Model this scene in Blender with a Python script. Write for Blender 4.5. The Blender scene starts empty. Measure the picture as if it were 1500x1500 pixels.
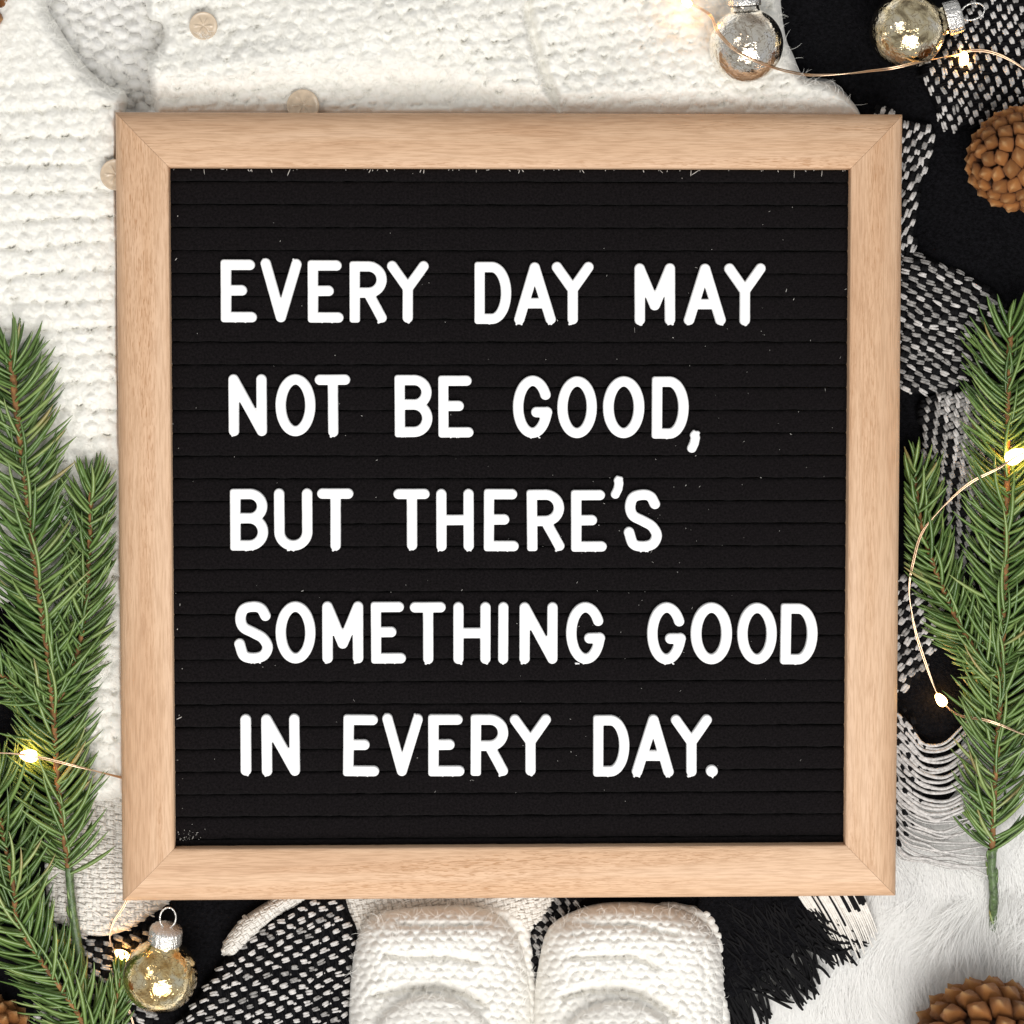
import bpy, math, random
import numpy as np
from mathutils import Vector, Matrix

random.seed(7)
rng = np.random.default_rng(7)
sc = bpy.context.scene
C = sc.collection

# ------------------------------------------------------------------ camera
U = 0.254 / 1144.0                 # metres for one photo pixel at the board's face
FPX = 3603.15
CAM = np.array([-0.02338, 0.04457, 0.82921])
RX, RY, RZ = -0.056433, -0.029556, -0.000155
cam = bpy.data.cameras.new('camera')
cam.sensor_width = 36.0
cam.lens = FPX / 1500 * 36
cam.clip_start = 0.02
cam.clip_end = 20
cob = bpy.data.objects.new('camera', cam)
cob.location = CAM
cob.rotation_euler = (RX, RY, RZ)
C.objects.link(cob)
sc.camera = cob

# ------------------------------------------------------------------ light
w = bpy.data.worlds.new('World')
sc.world = w
w.use_nodes = True
bg = w.node_tree.nodes['Background']
bg.inputs[0].default_value = (0.97, 0.985, 1.0, 1)
bg.inputs[1].default_value = 0.41


def area(name, loc, target, sx, sy, power, col):
    l = bpy.data.lights.new(name, 'AREA')
    l.shape = 'RECTANGLE'
    l.size, l.size_y = sx, sy
    l.energy = power
    l.color = col
    o = bpy.data.objects.new(name, l)
    o.location = loc
    o.rotation_euler = (Vector(target) - Vector(loc)).to_track_quat('-Z', 'Y').to_euler()
    C.objects.link(o)


area('window_light', (0.12, -0.75, 1.15), (0, 0, 0), 1.0, 0.85, 20.3, (1.0, 0.98, 0.945))
area('room_light', (-0.75, 0.35, 1.3), (0, 0, 0), 0.4, 0.4, 3.0, (1.0, 0.93, 0.84))

sc.view_settings.view_transform = 'Standard'
sc.view_settings.look = 'None'
sc.view_settings.exposure = 0.0
sc.view_settings.gamma = 1.0
sc.render.engine = 'CYCLES'
sc.cycles.max_bounces = 10
sc.cycles.diffuse_bounces = 5
sc.cycles.glossy_bounces = 4

# ------------------------------------------------------------------ maths helpers
cX, sX, cY, sY, cZ, sZ = math.cos(RX), math.sin(RX), math.cos(RY), math.sin(RY), math.cos(RZ), math.sin(RZ)
ROT = (np.array([[cZ, -sZ, 0], [sZ, cZ, 0], [0, 0, 1]]) @ np.array([[cY, 0, sY], [0, 1, 0], [-sY, 0, cY]])
       @ np.array([[1, 0, 0], [0, cX, -sX], [0, sX, cX]]))


def PW(x, y, h):
    """place on the table: photo position x,y of a point that lies h (in U) above the rug's base"""
    x, y, h = np.broadcast_arrays(np.asarray(x, float), np.asarray(y, float), np.asarray(h, float))
    d = np.stack([(x - 750) / FPX, -(y - 750) / FPX, -np.ones_like(x)], -1) @ ROT.T
    t = (h * U - CAM[2]) / d[..., 2]
    return CAM + d * t[..., None]


def hsh(i, j, s):
    v = np.sin(i * 127.1 + j * 311.7 + s * 74.7) * 43758.5453
    return v - np.floor(v)


def vn(x, y, s=0):
    xi, yi = np.floor(x), np.floor(y)
    fx, fy = x - xi, y - yi
    fx, fy = fx * fx * (3 - 2 * fx), fy * fy * (3 - 2 * fy)
    a = hsh(xi, yi, s) * (1 - fx) + hsh(xi + 1, yi, s) * fx
    b = hsh(xi, yi + 1, s) * (1 - fx) + hsh(xi + 1, yi + 1, s) * fx
    return (a * (1 - fy) + b * fy) * 2 - 1


def fbm(x, y, s=0, o=3):
    r, a = 0, 1.0
    for k in range(o):
        r = r + a * vn(x * 2 ** k + 17.3 * k, y * 2 ** k - 9.1 * k, s + k)
        a *= 0.5
    return r


def sstep(a, b, x):
    t = np.clip((x - a) / (b - a), 0, 1)
    return t * t * (3 - 2 * t)


def smooth_closed(p, n=5):
    p = np.array(p, float)
    a, b, c, d = np.roll(p, 1, 0), p, np.roll(p, -1, 0), np.roll(p, -2, 0)
    out = []
    for t in np.arange(n) / n:
        out.append(0.5 * (2 * b + (c - a) * t + (2 * a - 5 * b + 4 * c - d) * t * t + (3 * b - a - 3 * c + d) * t ** 3))
    return np.stack(out, 1).reshape(-1, 2)


def smooth_open(p, n=8):
    p = np.array(p, float)
    q = np.vstack([2 * p[0] - p[1], p, 2 * p[-1] - p[-2]])
    out = []
    for i in range(len(p) - 1):
        a, b, c, d = q[i:i + 4]
        for t in np.arange(n) / n:
            out.append(0.5 * (2 * b + (c - a) * t + (2 * a - 5 * b + 4 * c - d) * t * t + (3 * b - a - 3 * c + d) * t ** 3))
    out.append(p[-1])
    return np.array(out)


def seg_dist(x, y, ax, ay, bx, by):
    dx, dy = bx - ax, by - ay
    t = np.clip(((x - ax) * dx + (y - ay) * dy) / max(dx * dx + dy * dy, 1e-9), 0, 1)
    return np.hypot(x - ax - t * dx, y - ay - t * dy)


def line_dist(x, y, pts):
    d = np.full(np.shape(x), 1e9)
    for a, b in zip(pts[:-1], pts[1:]):
        d = np.minimum(d, seg_dist(x, y, a[0], a[1], b[0], b[1]))
    return d


class Poly:
    def __init__(s, pts, n=5):
        s.p = smooth_closed(pts, n) if n > 1 else np.array(pts, float)
        s.b = (*s.p.min(0), *s.p.max(0))

    def __call__(s, x, y):
        d = np.full(np.shape(x), 1e9)
        ins = np.zeros(np.shape(x), bool)
        for a, b in zip(s.p, np.roll(s.p, -1, 0)):
            d = np.minimum(d, seg_dist(x, y, a[0], a[1], b[0], b[1]))
            if a[1] != b[1]:
                c = ((a[1] > y) != (b[1] > y)) & (x < (b[0] - a[0]) * (y - a[1]) / (b[1] - a[1]) + a[0])
                ins ^= c
        return np.where(ins, -d, d)


BOARD = np.array([(169, 165), (1322, 170), (1313, 1313.5), (181, 1320)], float)
boardsdf = Poly(BOARD, 1)
HB = 60.0                                    # underside of the board
HT = 135.0                                   # its face


def limit(x, y, h, slope=1.1):
    return np.minimum(h, HB + 0.6 + np.maximum(boardsdf(x, y), 0) * slope)


def textured(x, y, h, tex, slope=1.1, press=16):
    """body height kept clear of the board, with the knit's relief added on top"""
    b = boardsdf(x, y)
    r = np.minimum(h, HB + 0.6 + press * sstep(0.5, 4, b) + np.maximum(b, 0) * slope) + tex * sstep(-1, 7, b)
    return np.where(b < 1, np.minimum(r, HB + 0.6), r)


# ------------------------------------------------------------------ object helpers
def prop(o, label=None, cat=None, group=None, kind=None):
    if label: o['label'] = label
    if cat: o['category'] = cat
    if group: o['group'] = group
    if kind: o['kind'] = kind
    return o


def thing(name, label, cat, loc, group=None):
    o = bpy.data.objects.new(name, None)
    o.empty_display_size = 0.01
    C.objects.link(o)
    o.location = Vector(loc)
    return prop(o, label, cat, group)


def mk(name, verts, quads=None, tris=None, mat=None, parent=None, smooth=True, origin=None, link=True):
    v = np.asarray(verts, float).reshape(-1, 3)
    if origin is None:
        origin = np.array(parent.location) if parent is not None else v.mean(0) * [1, 1, 0] + [0, 0, v[:, 2].min()]
    v = v - np.asarray(origin)
    fs, st, tot = [], [], []
    n = 0
    for f, k in ((quads, 4), (tris, 3)):
        if f is not None and len(f):
            f = np.asarray(f, int).reshape(-1, k)
            fs.append(f.ravel())
            st.append(n + np.arange(len(f)) * k)
            n += len(f) * k
    me = bpy.data.meshes.new(name)
    me.vertices.add(len(v))
    me.vertices.foreach_set('co', v.ravel())
    idx = np.concatenate(fs)
    st = np.concatenate(st)
    me.loops.add(len(idx))
    me.loops.foreach_set('vertex_index', idx)
    me.polygons.add(len(st))
    me.polygons.foreach_set('loop_start', st)
    me.update(calc_edges=True)
    me.validate()
    if smooth:
        me.polygons.foreach_set('use_smooth', np.ones(len(me.polygons), bool))
    if mat is not None:
        for m_ in (mat if isinstance(mat, (list, tuple)) else [mat]):
            me.materials.append(m_)
    if not link:
        return me
    o = bpy.data.objects.new(name, me)
    C.objects.link(o)
    if parent is not None:
        o.parent = parent
        o.location = Vector(np.asarray(origin)) - parent.location
    else:
        o.location = Vector(origin)
    return o


def sheet_arrays(sdf, bounds, step, height, drop):
    x0, y0, x1, y1 = bounds
    nx, ny = int((x1 - x0) / step) + 2, int((y1 - y0) / step) + 2
    X, Y = np.meshgrid(x0 + np.arange(nx) * step - step / 2, y0 + np.arange(ny) * step - step / 2)
    d = sdf(X, Y)
    keep = (np.maximum(np.maximum(d[:-1, :-1], d[1:, :-1]), np.maximum(d[:-1, 1:], d[1:, 1:])) < 0.7 * step)
    cnt = np.zeros(d.shape, int)
    for a in (0, 1):
        for b in (0, 1):
            cnt[a:a + ny - 1, b:b + nx - 1] += keep
    bnd = (cnt > 0) & (cnt < 4)
    bx, by = X[bnd], Y[bnd]
    for _ in range(3):
        e = 0.3
        dd = sdf(bx, by)
        gx = (sdf(bx + e, by) - sdf(bx - e, by)) / (2 * e)
        gy = (sdf(bx, by + e) - sdf(bx, by - e)) / (2 * e)
        g2 = np.maximum(gx * gx + gy * gy, 0.25)
        bx, by = bx - dd * gx / g2, by - dd * gy / g2
    X[bnd], Y[bnd] = bx, by
    d = np.where(bnd, 0.0, d)
    H = height(X, Y, np.maximum(-d, 0))
    idm = np.arange(nx * ny).reshape(ny, nx)
    q = np.stack([idm[:-1, :-1], idm[1:, :-1], idm[1:, 1:], idm[:-1, 1:]], -1)[keep]
    used = cnt.ravel() > 0
    remap = np.cumsum(used) - 1
    P = np.stack([X, Y, H], -1).reshape(-1, 3)[used]
    q = remap[q]
    e = np.concatenate([q[:, [0, 1]], q[:, [1, 2]], q[:, [2, 3]], q[:, [3, 0]]])
    key = np.sort(e, 1)
    key = key[:, 0] * len(P) + key[:, 1]
    u, inv, c = np.unique(key, return_inverse=True, return_counts=True)
    be = e[c[inv] == 1]
    bv = np.unique(be)
    low = P[bv].copy()
    low[:, 2] -= drop
    m = np.zeros(len(P), int)
    m[bv] = np.arange(len(bv)) + len(P)
    wq = np.stack([be[:, 1], be[:, 0], m[be[:, 0]], m[be[:, 1]]], -1)
    return np.vstack([P, low]), np.vstack([q, wq])


def sheet(name, sdf, step, height, mat, parent, drop=14, bounds=None):
    b = bounds or sdf.b
    P, q = sheet_arrays(sdf, b, step, height, drop)
    return mk(name, PW(P[:, 0], P[:, 1], P[:, 2]), q, mat=mat, parent=parent)


def tubes(cen, rad, k=5, flat=1.0, up=(0, 0, 1)):
    """cen (N,S,3), rad (N,S): N tapered tubes, closed by their small ends"""
    cen = np.asarray(cen, float)
    N, S = cen.shape[:2]
    t = np.gradient(cen, axis=1)
    t /= np.maximum(np.linalg.norm(t, axis=2, keepdims=True), 1e-12)
    upv = np.broadcast_to(np.asarray(up, float), t.shape)
    s = np.cross(t, upv)
    s /= np.maximum(np.linalg.norm(s, axis=2, keepdims=True), 1e-9)
    n = np.cross(s, t)
    a = np.arange(k) / k * 2 * np.pi
    r = np.asarray(rad, float)[..., None, None]
    V = cen[:, :, None, :] + r * (np.cos(a)[:, None] * s[:, :, None, :] + flat * np.sin(a)[:, None] * n[:, :, None, :])
    idm = np.arange(N * S * k).reshape(N, S, k)
    q = np.stack([idm[:, :-1], np.roll(idm, -1, 2)[:, :-1], np.roll(idm, -1, 2)[:, 1:], idm[:, 1:]], -1).reshape(-1, 4)
    return V.reshape(-1, 3), q


def tube_obj(name, pts, rad, mat, parent, k=8):
    cen = np.asarray(pts, float)[None]
    r = np.full(cen.shape[:2], rad) if np.isscalar(rad) else np.asarray(rad)[None]
    v, q = tubes(cen, r, k)
    return mk(name, v, q, mat=mat, parent=parent)


def ribbons(cen, wid):
    cen = np.asarray(cen, float)
    N, S = cen.shape[:2]
    t = np.gradient(cen, axis=1)
    s = np.cross(t, np.array([0, 0, 1.0]))
    s /= np.maximum(np.linalg.norm(s, axis=2, keepdims=True), 1e-12)
    V = np.stack([cen - s * wid[..., None], cen + s * wid[..., None]], 2)
    idm = np.arange(N * S * 2).reshape(N, S, 2)
    q = np.stack([idm[:, :-1, 0], idm[:, :-1, 1], idm[:, 1:, 1], idm[:, 1:, 0]], -1).reshape(-1, 4)
    return V.reshape(-1, 3), q


def lathe(profile, origin, axis, seg=40):
    """profile [(radius, along axis)] in metres"""
    a = np.array(axis, float)
    a /= np.linalg.norm(a)
    b = np.cross(a, [0.3, 0.2, 1.0] if abs(a[2]) < 0.9 else [1.0, 0, 0])
    b /= np.linalg.norm(b)
    c = np.cross(a, b)
    th = np.arange(seg) / seg * 2 * np.pi
    pr = np.array(profile, float)
    V = (np.asarray(origin) + pr[:, 1, None, None] * a
         + pr[:, 0, None, None] * (np.cos(th)[:, None] * b + np.sin(th)[:, None] * c))
    n = len(pr)
    idm = np.arange(n * seg).reshape(n, seg)
    q = np.stack([idm[:-1], np.roll(idm, -1, 1)[:-1], np.roll(idm, -1, 1)[1:], idm[1:]], -1).reshape(-1, 4)
    return V.reshape(-1, 3), q


# ------------------------------------------------------------------ materials
def nd(nt, t, **kw):
    n = nt.nodes.new(t)
    for k, v in kw.items():
        setattr(n, k, v)
    return n


def base_mat(name, col, rough=0.8, metal=0.0, sheen=0.0, var=None, bump=None, spec=0.5, coat=0.0):
    """var = (scale, dark, bright) colour mottling; bump = (scale, strength, distance m)"""
    m = bpy.data.materials.new(name)
    m.use_nodes = True
    nt = m.node_tree
    p = nt.nodes['Principled BSDF']
    p.inputs['Base Color'].default_value = (*col, 1)
    p.inputs['Roughness'].default_value = rough
    p.inputs['Metallic'].default_value = metal
    p.inputs['Specular IOR Level'].default_value = spec
    p.inputs['Sheen Weight'].default_value = sheen
    p.inputs['Sheen Roughness'].default_value = 0.5
    p.inputs['Coat Weight'].default_value = coat
    tc = nd(nt, 'ShaderNodeTexCoord')
    if var:
        n = nd(nt, 'ShaderNodeTexNoise')
        n.inputs['Scale'].default_value = var[0]
        n.inputs['Detail'].default_value = 4
        r = nd(nt, 'ShaderNodeValToRGB')
        r.color_ramp.elements[0].position = 0.3
        r.color_ramp.elements[1].position = 0.72
        r.color_ramp.elements[0].color = (*[c * var[1] for c in col], 1)
        r.color_ramp.elements[1].color = (*[min(c * var[2], 0.95) for c in col], 1)
        nt.links.new(tc.outputs['Object'], n.inputs['Vector'])
        nt.links.new(n.outputs['Fac'], r.inputs['Fac'])
        nt.links.new(r.outputs['Color'], p.inputs['Base Color'])
    if bump:
        n = nd(nt, 'ShaderNodeTexNoise')
        n.inputs['Scale'].default_value = bump[0]
        n.inputs['Detail'].default_value = 5
        b = nd(nt, 'ShaderNodeBump')
        b.inputs['Strength'].default_value = bump[1]
        b.inputs['Distance'].default_value = bump[2]
        nt.links.new(tc.outputs['Object'], n.inputs['Vector'])
        nt.links.new(n.outputs['Fac'], b.inputs['Height'])
        nt.links.new(b.outputs['Normal'], p.inputs['Normal'])
    return m


def wood_mat(seed):
    m = bpy.data.materials.new('pale_wood')
    m.use_nodes = True
    nt = m.node_tree
    L = nt.links.new
    p = nt.nodes['Principled BSDF']
    p.inputs['Roughness'].default_value = 0.55
    p.inputs['Specular IOR Level'].default_value = 0.3
    tc = nd(nt, 'ShaderNodeTexCoord')
    off = nd(nt, 'ShaderNodeMapping')
    off.inputs['Location'].default_value = (seed * 0.37, seed * 0.11, 0)
    L(tc.outputs['Object'], off.inputs['Vector'])

    def noise(sx, sy, detail, dist=0.0):
        mp = nd(nt, 'ShaderNodeMapping')
        mp.inputs['Scale'].default_value = (sx, sy, sy)
        L(off.outputs['Vector'], mp.inputs['Vector'])
        n = nd(nt, 'ShaderNodeTexNoise')
        n.inputs['Scale'].default_value = 1.0
        n.inputs['Detail'].default_value = detail
        n.inputs['Distortion'].default_value = dist
        L(mp.outputs['Vector'], n.inputs['Vector'])
        return n.outputs['Fac']

    def ramp(src, stops):
        r = nd(nt, 'ShaderNodeValToRGB')
        e = r.color_ramp.elements
        e[0].position, e[0].color = stops[0][0], (*stops[0][1], 1)
        e[1].position, e[1].color = stops[-1][0], (*stops[-1][1], 1)
        for s in stops[1:-1]:
            x = e.new(s[0])
            x.color = (*s[1], 1)
        L(src, r.inputs['Fac'])
        return r.outputs['Color']

    def mix(fac, a, b, mode='MIX'):
        x = nd(nt, 'ShaderNodeMix', data_type='RGBA', blend_type=mode)
        if isinstance(fac, float):
            x.inputs[0].default_value = fac
        else:
            L(fac, x.inputs[0])
        for s, v in ((6, a), (7, b)):
            if isinstance(v, tuple):
                x.inputs[s].default_value = (*v, 1)
            else:
                L(v, x.inputs[s])
        return x.outputs[2]

    broad = ramp(noise(9, 130, 3, 0.6), [(0.3, (0.58, 0.364, 0.224)), (0.5, (0.662, 0.440, 0.284)), (0.72, (0.715, 0.492, 0.334))])
    fine = ramp(noise(120, 1700, 4), [(0.36, (0.74, 0.69, 0.64)), (0.58, (1, 1, 1))])
    c = mix(0.7, broad, fine, 'MULTIPLY')
    # open pores: short dark dashes along the grain, gathered in bands
    pore = ramp(noise(300, 3600, 1), [(0.575, (0, 0, 0)), (0.66, (1, 1, 1))])
    band = ramp(noise(5, 110, 2, 0.3), [(0.46, (0.06, 0.06, 0.06)), (0.64, (1, 1, 1))])
    pb = mix(1.0, pore, band, 'MULTIPLY')
    bw = nd(nt, 'ShaderNodeRGBToBW')
    L(pb, bw.inputs[0])
    mm = nd(nt, 'ShaderNodeMath', operation='MULTIPLY')
    L(bw.outputs[0], mm.inputs[0])
    mm.inputs[1].default_value = 0.75
    c = mix(mm.outputs[0], c, (0.40, 0.20, 0.09))
    bb = nd(nt, 'ShaderNodeRGBToBW')
    L(band, bb.inputs[0])
    m2 = nd(nt, 'ShaderNodeMath', operation='MULTIPLY')
    L(bb.outputs[0], m2.inputs[0])
    m2.inputs[1].default_value = 0.20
    c = mix(m2.outputs[0], c, (0.58, 0.30, 0.14))
    L(c, p.inputs['Base Color'])
    b = nd(nt, 'ShaderNodeBump')
    b.inputs['Strength'].default_value = 0.5
    b.inputs['Distance'].default_value = 0.00025
    sub = nd(nt, 'ShaderNodeMath', operation='SUBTRACT')
    L(noise(150, 2600, 3), sub.inputs[0])
    L(bw.outputs[0], sub.inputs[1])
    L(sub.outputs[0], b.inputs['Height'])
    L(b.outputs['Normal'], p.inputs['Normal'])
    return m


def tint_mat(name, stops, rough, bump=None, sheen=0.0, spec=0.5):
    """colour picked along a ramp by the mesh attribute 'tint'"""
    m = base_mat(name, (0.5, 0.5, 0.5), rough, bump=bump, sheen=sheen, spec=spec)
    nt = m.node_tree
    a = nd(nt, 'ShaderNodeAttribute', attribute_name='tint')
    r = nd(nt, 'ShaderNodeValToRGB')
    e = r.color_ramp.elements
    e[0].position, e[0].color = stops[0][0], (*stops[0][1], 1)
    e[1].position, e[1].color = stops[-1][0], (*stops[-1][1], 1)
    for s in stops[1:-1]:
        x = e.new(s[0])
        x.color = (*s[1], 1)
    nt.links.new(a.outputs['Fac'], r.inputs['Fac'])
    nt.links.new(r.outputs['Color'], nt.nodes['Principled BSDF'].inputs['Base Color'])
    return m


def set_tint(o, vals):
    at = o.data.attributes.new('tint', 'FLOAT', 'POINT')
    at.data.foreach_set('value', np.asarray(vals, np.float32))


M = {
    'wool': base_mat('cream_wool', (0.86, 0.845, 0.795), 0.95, sheen=0.25, var=(260, 0.965, 1.03), bump=(1900, 0.35, 0.0004), spec=0.1),
    'wool_grey': base_mat('off_white_wool', (0.82, 0.81, 0.785), 0.95, sheen=0.2, var=(420, 0.90, 1.04), bump=(1900, 0.4, 0.0004), spec=0.1),
    'bootie': base_mat('bootie_wool', (0.84, 0.82, 0.775), 0.95, sheen=0.2, var=(300, 0.95, 1.03), bump=(2200, 0.35, 0.0004), spec=0.1),
    'fur': base_mat('white_fur', (0.93, 0.925, 0.91), 0.8, sheen=0.3, spec=0.2),
    'fur_base': base_mat('fur_backing', (0.91, 0.905, 0.89), 0.95, bump=(700, 0.5, 0.001), spec=0.1),
    'black': base_mat('black_wool', (0.0042, 0.0041, 0.0050), 0.95, bump=(1500, 1.0, 0.0008), var=(900, 0.5, 1.8), spec=0.06),
    'yarn_black': base_mat('black_yarn', (0.0062, 0.006, 0.0068), 0.9, bump=(2500, 0.8, 0.0004), spec=0.15),
    'yarn_white': base_mat('white_yarn', (0.66, 0.635, 0.615), 0.9, bump=(2500, 0.8, 0.0004), var=(900, 0.62, 1.15), spec=0.1),
    'yarn_grey': base_mat('grey_yarn', (0.30, 0.29, 0.28), 0.9, bump=(2500, 0.8, 0.0004), var=(900, 0.5, 1.5), spec=0.1),
    'yarn_cream': base_mat('cream_yarn', (0.80, 0.765, 0.71), 0.9, bump=(2500, 0.8, 0.0004), var=(700, 0.85, 1.08), spec=0.1),
    'cream_cloth': base_mat('cream_cloth', (0.50, 0.465, 0.42), 0.95, bump=(1800, 0.7, 0.0004), spec=0.1),
    'felt': base_mat('black_felt', (0.0058, 0.0046, 0.0051), 0.95, sheen=0.02, var=(1300, 0.5, 1.7), bump=(2600, 0.9, 0.0005), spec=0.08),
    'letter': base_mat('white_plastic', (0.92, 0.92, 0.925), 0.38, spec=0.4),
    'lint': base_mat('lint', (0.55, 0.53, 0.50), 0.9),
    'button': base_mat('horn_button', (0.60, 0.48, 0.35), 0.25, var=(500, 0.85, 1.1), spec=0.5, coat=0.4),
    'stem': base_mat('branch_bark', (0.25, 0.115, 0.035), 0.7, var=(420, 0.45, 1.5), bump=(1200, 0.8, 0.0006)),
    'stem_green': base_mat('branch_sheath', (0.075, 0.12, 0.045), 0.35, var=(500, 0.5, 1.6), bump=(900, 0.7, 0.0006)),
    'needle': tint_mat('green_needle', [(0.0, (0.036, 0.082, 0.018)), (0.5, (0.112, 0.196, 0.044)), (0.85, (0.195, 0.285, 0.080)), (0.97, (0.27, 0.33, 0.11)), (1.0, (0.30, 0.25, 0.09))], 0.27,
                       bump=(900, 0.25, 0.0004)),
    'copper': base_mat('copper_wire', (0.93, 0.66, 0.45), 0.28, metal=1.0),
    'cap': base_mat('silver_cap', (0.82, 0.80, 0.77), 0.22, metal=1.0, bump=(1500, 0.9, 0.0007)),
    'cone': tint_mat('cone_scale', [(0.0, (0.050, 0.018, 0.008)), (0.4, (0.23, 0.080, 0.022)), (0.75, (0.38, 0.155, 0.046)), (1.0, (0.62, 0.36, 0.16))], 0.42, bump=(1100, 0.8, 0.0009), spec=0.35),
    'cone_dark': base_mat('cone_core', (0.055, 0.024, 0.012), 0.8, var=(300, 0.5, 1.4), bump=(900, 0.8, 0.0008)),
    'backing': base_mat('backing_board', (0.02, 0.02, 0.02), 0.9),
}


def vary_by_piece(m, lo, hi):
    """alike pieces are not all equally dark"""
    nt = m.node_tree
    p = nt.nodes['Principled BSDF']
    src = p.inputs['Base Color'].links[0].from_socket
    oi = nd(nt, 'ShaderNodeObjectInfo')
    mr = nd(nt, 'ShaderNodeMapRange')
    mr.inputs['To Min'].default_value, mr.inputs['To Max'].default_value = lo, hi
    nt.links.new(oi.outputs['Random'], mr.inputs['Value'])
    mx = nd(nt, 'ShaderNodeMix', data_type='RGBA', blend_type='MULTIPLY')
    mx.inputs[0].default_value = 1.0
    nt.links.new(src, mx.inputs[6])
    nt.links.new(mr.outputs['Result'], mx.inputs[7])
    nt.links.new(mx.outputs[2], p.inputs['Base Color'])


vary_by_piece(M['cone'], 0.85, 1.5)


def bulb_mat():
    m = bpy.data.materials.new('lit_bulb')
    m.use_nodes = True
    nt = m.node_tree
    p = nt.nodes['Principled BSDF']
    p.inputs['Base Color'].default_value = (1, 0.9, 0.7, 1)
    p.inputs['Emission Color'].default_value = (1.0, 0.52, 0.15, 1)
    p.inputs['Emission Strength'].default_value = 32.0
    return m


M['bulb'] = bulb_mat()
_nt = M['fur'].node_tree
_tr = nd(_nt, 'ShaderNodeBsdfTranslucent')
_tr.inputs['Color'].default_value = (0.95, 0.945, 0.93, 1)
_mx = nd(_nt, 'ShaderNodeMixShader')
_mx.inputs[0].default_value = 0.35
_nt.links.new(_nt.nodes['Principled BSDF'].outputs[0], _mx.inputs[1])
_nt.links.new(_tr.outputs[0], _mx.inputs[2])
_nt.links.new(_mx.outputs[0], _nt.nodes['Material Output'].inputs['Surface'])


def glass_mat(name, tint, dark, gold):
    """mercury glass: thin mirror coat, worn and speckled, over tinted glass"""
    m = bpy.data.materials.new(name)
    m.use_nodes = True
    nt = m.node_tree
    L = nt.links.new
    p = nt.nodes['Principled BSDF']
    p.inputs['Metallic'].default_value = 1.0
    tc = nd(nt, 'ShaderNodeTexCoord')
    n = nd(nt, 'ShaderNodeTexNoise')
    n.inputs['Scale'].default_value = 110
    n.inputs['Detail'].default_value = 6
    n.inputs['Distortion'].default_value = 1.2
    L(tc.outputs['Object'], n.inputs['Vector'])
    r = nd(nt, 'ShaderNodeValToRGB')
    e = r.color_ramp.elements
    e[0].position, e[0].color = 0.36, (*dark, 1)
    e[1].position, e[1].color = 0.62, (*tint, 1)
    x = e.new(0.47)
    x.color = (*gold, 1)
    L(n.outputs['Fac'], r.inputs['Fac'])
    n2 = nd(nt, 'ShaderNodeTexNoise')
    n2.inputs['Scale'].default_value = 1400
    n2.inputs['Detail'].default_value = 3
    L(tc.outputs['Object'], n2.inputs['Vector'])
    r2 = nd(nt, 'ShaderNodeValToRGB')
    r2.color_ramp.elements[0].position, r2.color_ramp.elements[0].color = 0.30, (0.25, 0.2, 0.13, 1)
    r2.color_ramp.elements[1].position, r2.color_ramp.elements[1].color = 0.40, (1, 1, 1, 1)
    L(n2.outputs['Fac'], r2.inputs['Fac'])
    mx = nd(nt, 'ShaderNodeMix', data_type='RGBA', blend_type='MULTIPLY')
    mx.inputs[0].default_value = 0.8
    L(r.outputs['Color'], mx.inputs[6])
    L(r2.outputs['Color'], mx.inputs[7])
    vo = nd(nt, 'ShaderNodeTexVoronoi', feature='DISTANCE_TO_EDGE')
    vo.inputs['Scale'].default_value = 260
    wob = nd(nt, 'ShaderNodeMix', data_type='RGBA', blend_type='ADD')
    wob.inputs[0].default_value = 0.02
    L(tc.outputs['Object'], wob.inputs[6])
    L(n.outputs['Color'], wob.inputs[7])
    L(wob.outputs[2], vo.inputs['Vector'])
    r3 = nd(nt, 'ShaderNodeValToRGB')
    r3.color_ramp.elements[0].position, r3.color_ramp.elements[0].color = 0.0, (0.45, 0.36, 0.24, 1)
    r3.color_ramp.elements[1].position, r3.color_ramp.elements[1].color = 0.07, (1, 1, 1, 1)
    L(vo.outputs['Distance'], r3.inputs['Fac'])
    mx2 = nd(nt, 'ShaderNodeMix', data_type='RGBA', blend_type='MULTIPLY')
    mx2.inputs[0].default_value = 0.7
    L(mx.outputs[2], mx2.inputs[6])
    L(r3.outputs['Color'], mx2.inputs[7])
    L(mx2.outputs[2], p.inputs['Base Color'])
    p.inputs['Roughness'].default_value = 0.07
    b = nd(nt, 'ShaderNodeBump')
    b.inputs['Strength'].default_value = 0.5
    b.inputs['Distance'].default_value = 0.0008
    n3 = nd(nt, 'ShaderNodeTexNoise')
    n3.inputs['Scale'].default_value = 330
    n3.inputs['Detail'].default_value = 3
    n3.inputs['Distortion'].default_value = 1.0
    L(tc.outputs['Object'], n3.inputs['Vector'])
    L(n3.outputs['Fac'], b.inputs['Height'])
    L(b.outputs['Normal'], p.inputs['Normal'])
    p.inputs['Coat Weight'].default_value = 0.8
    p.inputs['Coat Roughness'].default_value = 0.02
    return m


# ================================================================== SETTING: the fur rug everything lies on
def rug_h(x, y):
    return 8 + 7 * fbm(x / 150, y / 150, 3, 2) + 14 * sstep(1300, 1450, y) * sstep(1150, 1300, x) * (0.5 + 0.5 * vn(x / 70, y / 70, 5))


rx, ry = np.meshgrid(np.linspace(-900, 2400, 166), np.linspace(-900, 2400, 166))
rv = PW(rx, ry, rug_h(rx, ry)).reshape(-1, 3)
ii = np.arange(166 * 166).reshape(166, 166)
rq = np.stack([ii[:-1, :-1], ii[1:, :-1], ii[1:, 1:], ii[:-1, 1:]], -1).reshape(-1, 4)
rug = mk('fur_rug', rv, rq, mat=M['fur_base'], origin=(0, 0, 0))
prop(rug, 'white long-haired fur rug lying under everything', 'rug', kind='structure')


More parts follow.
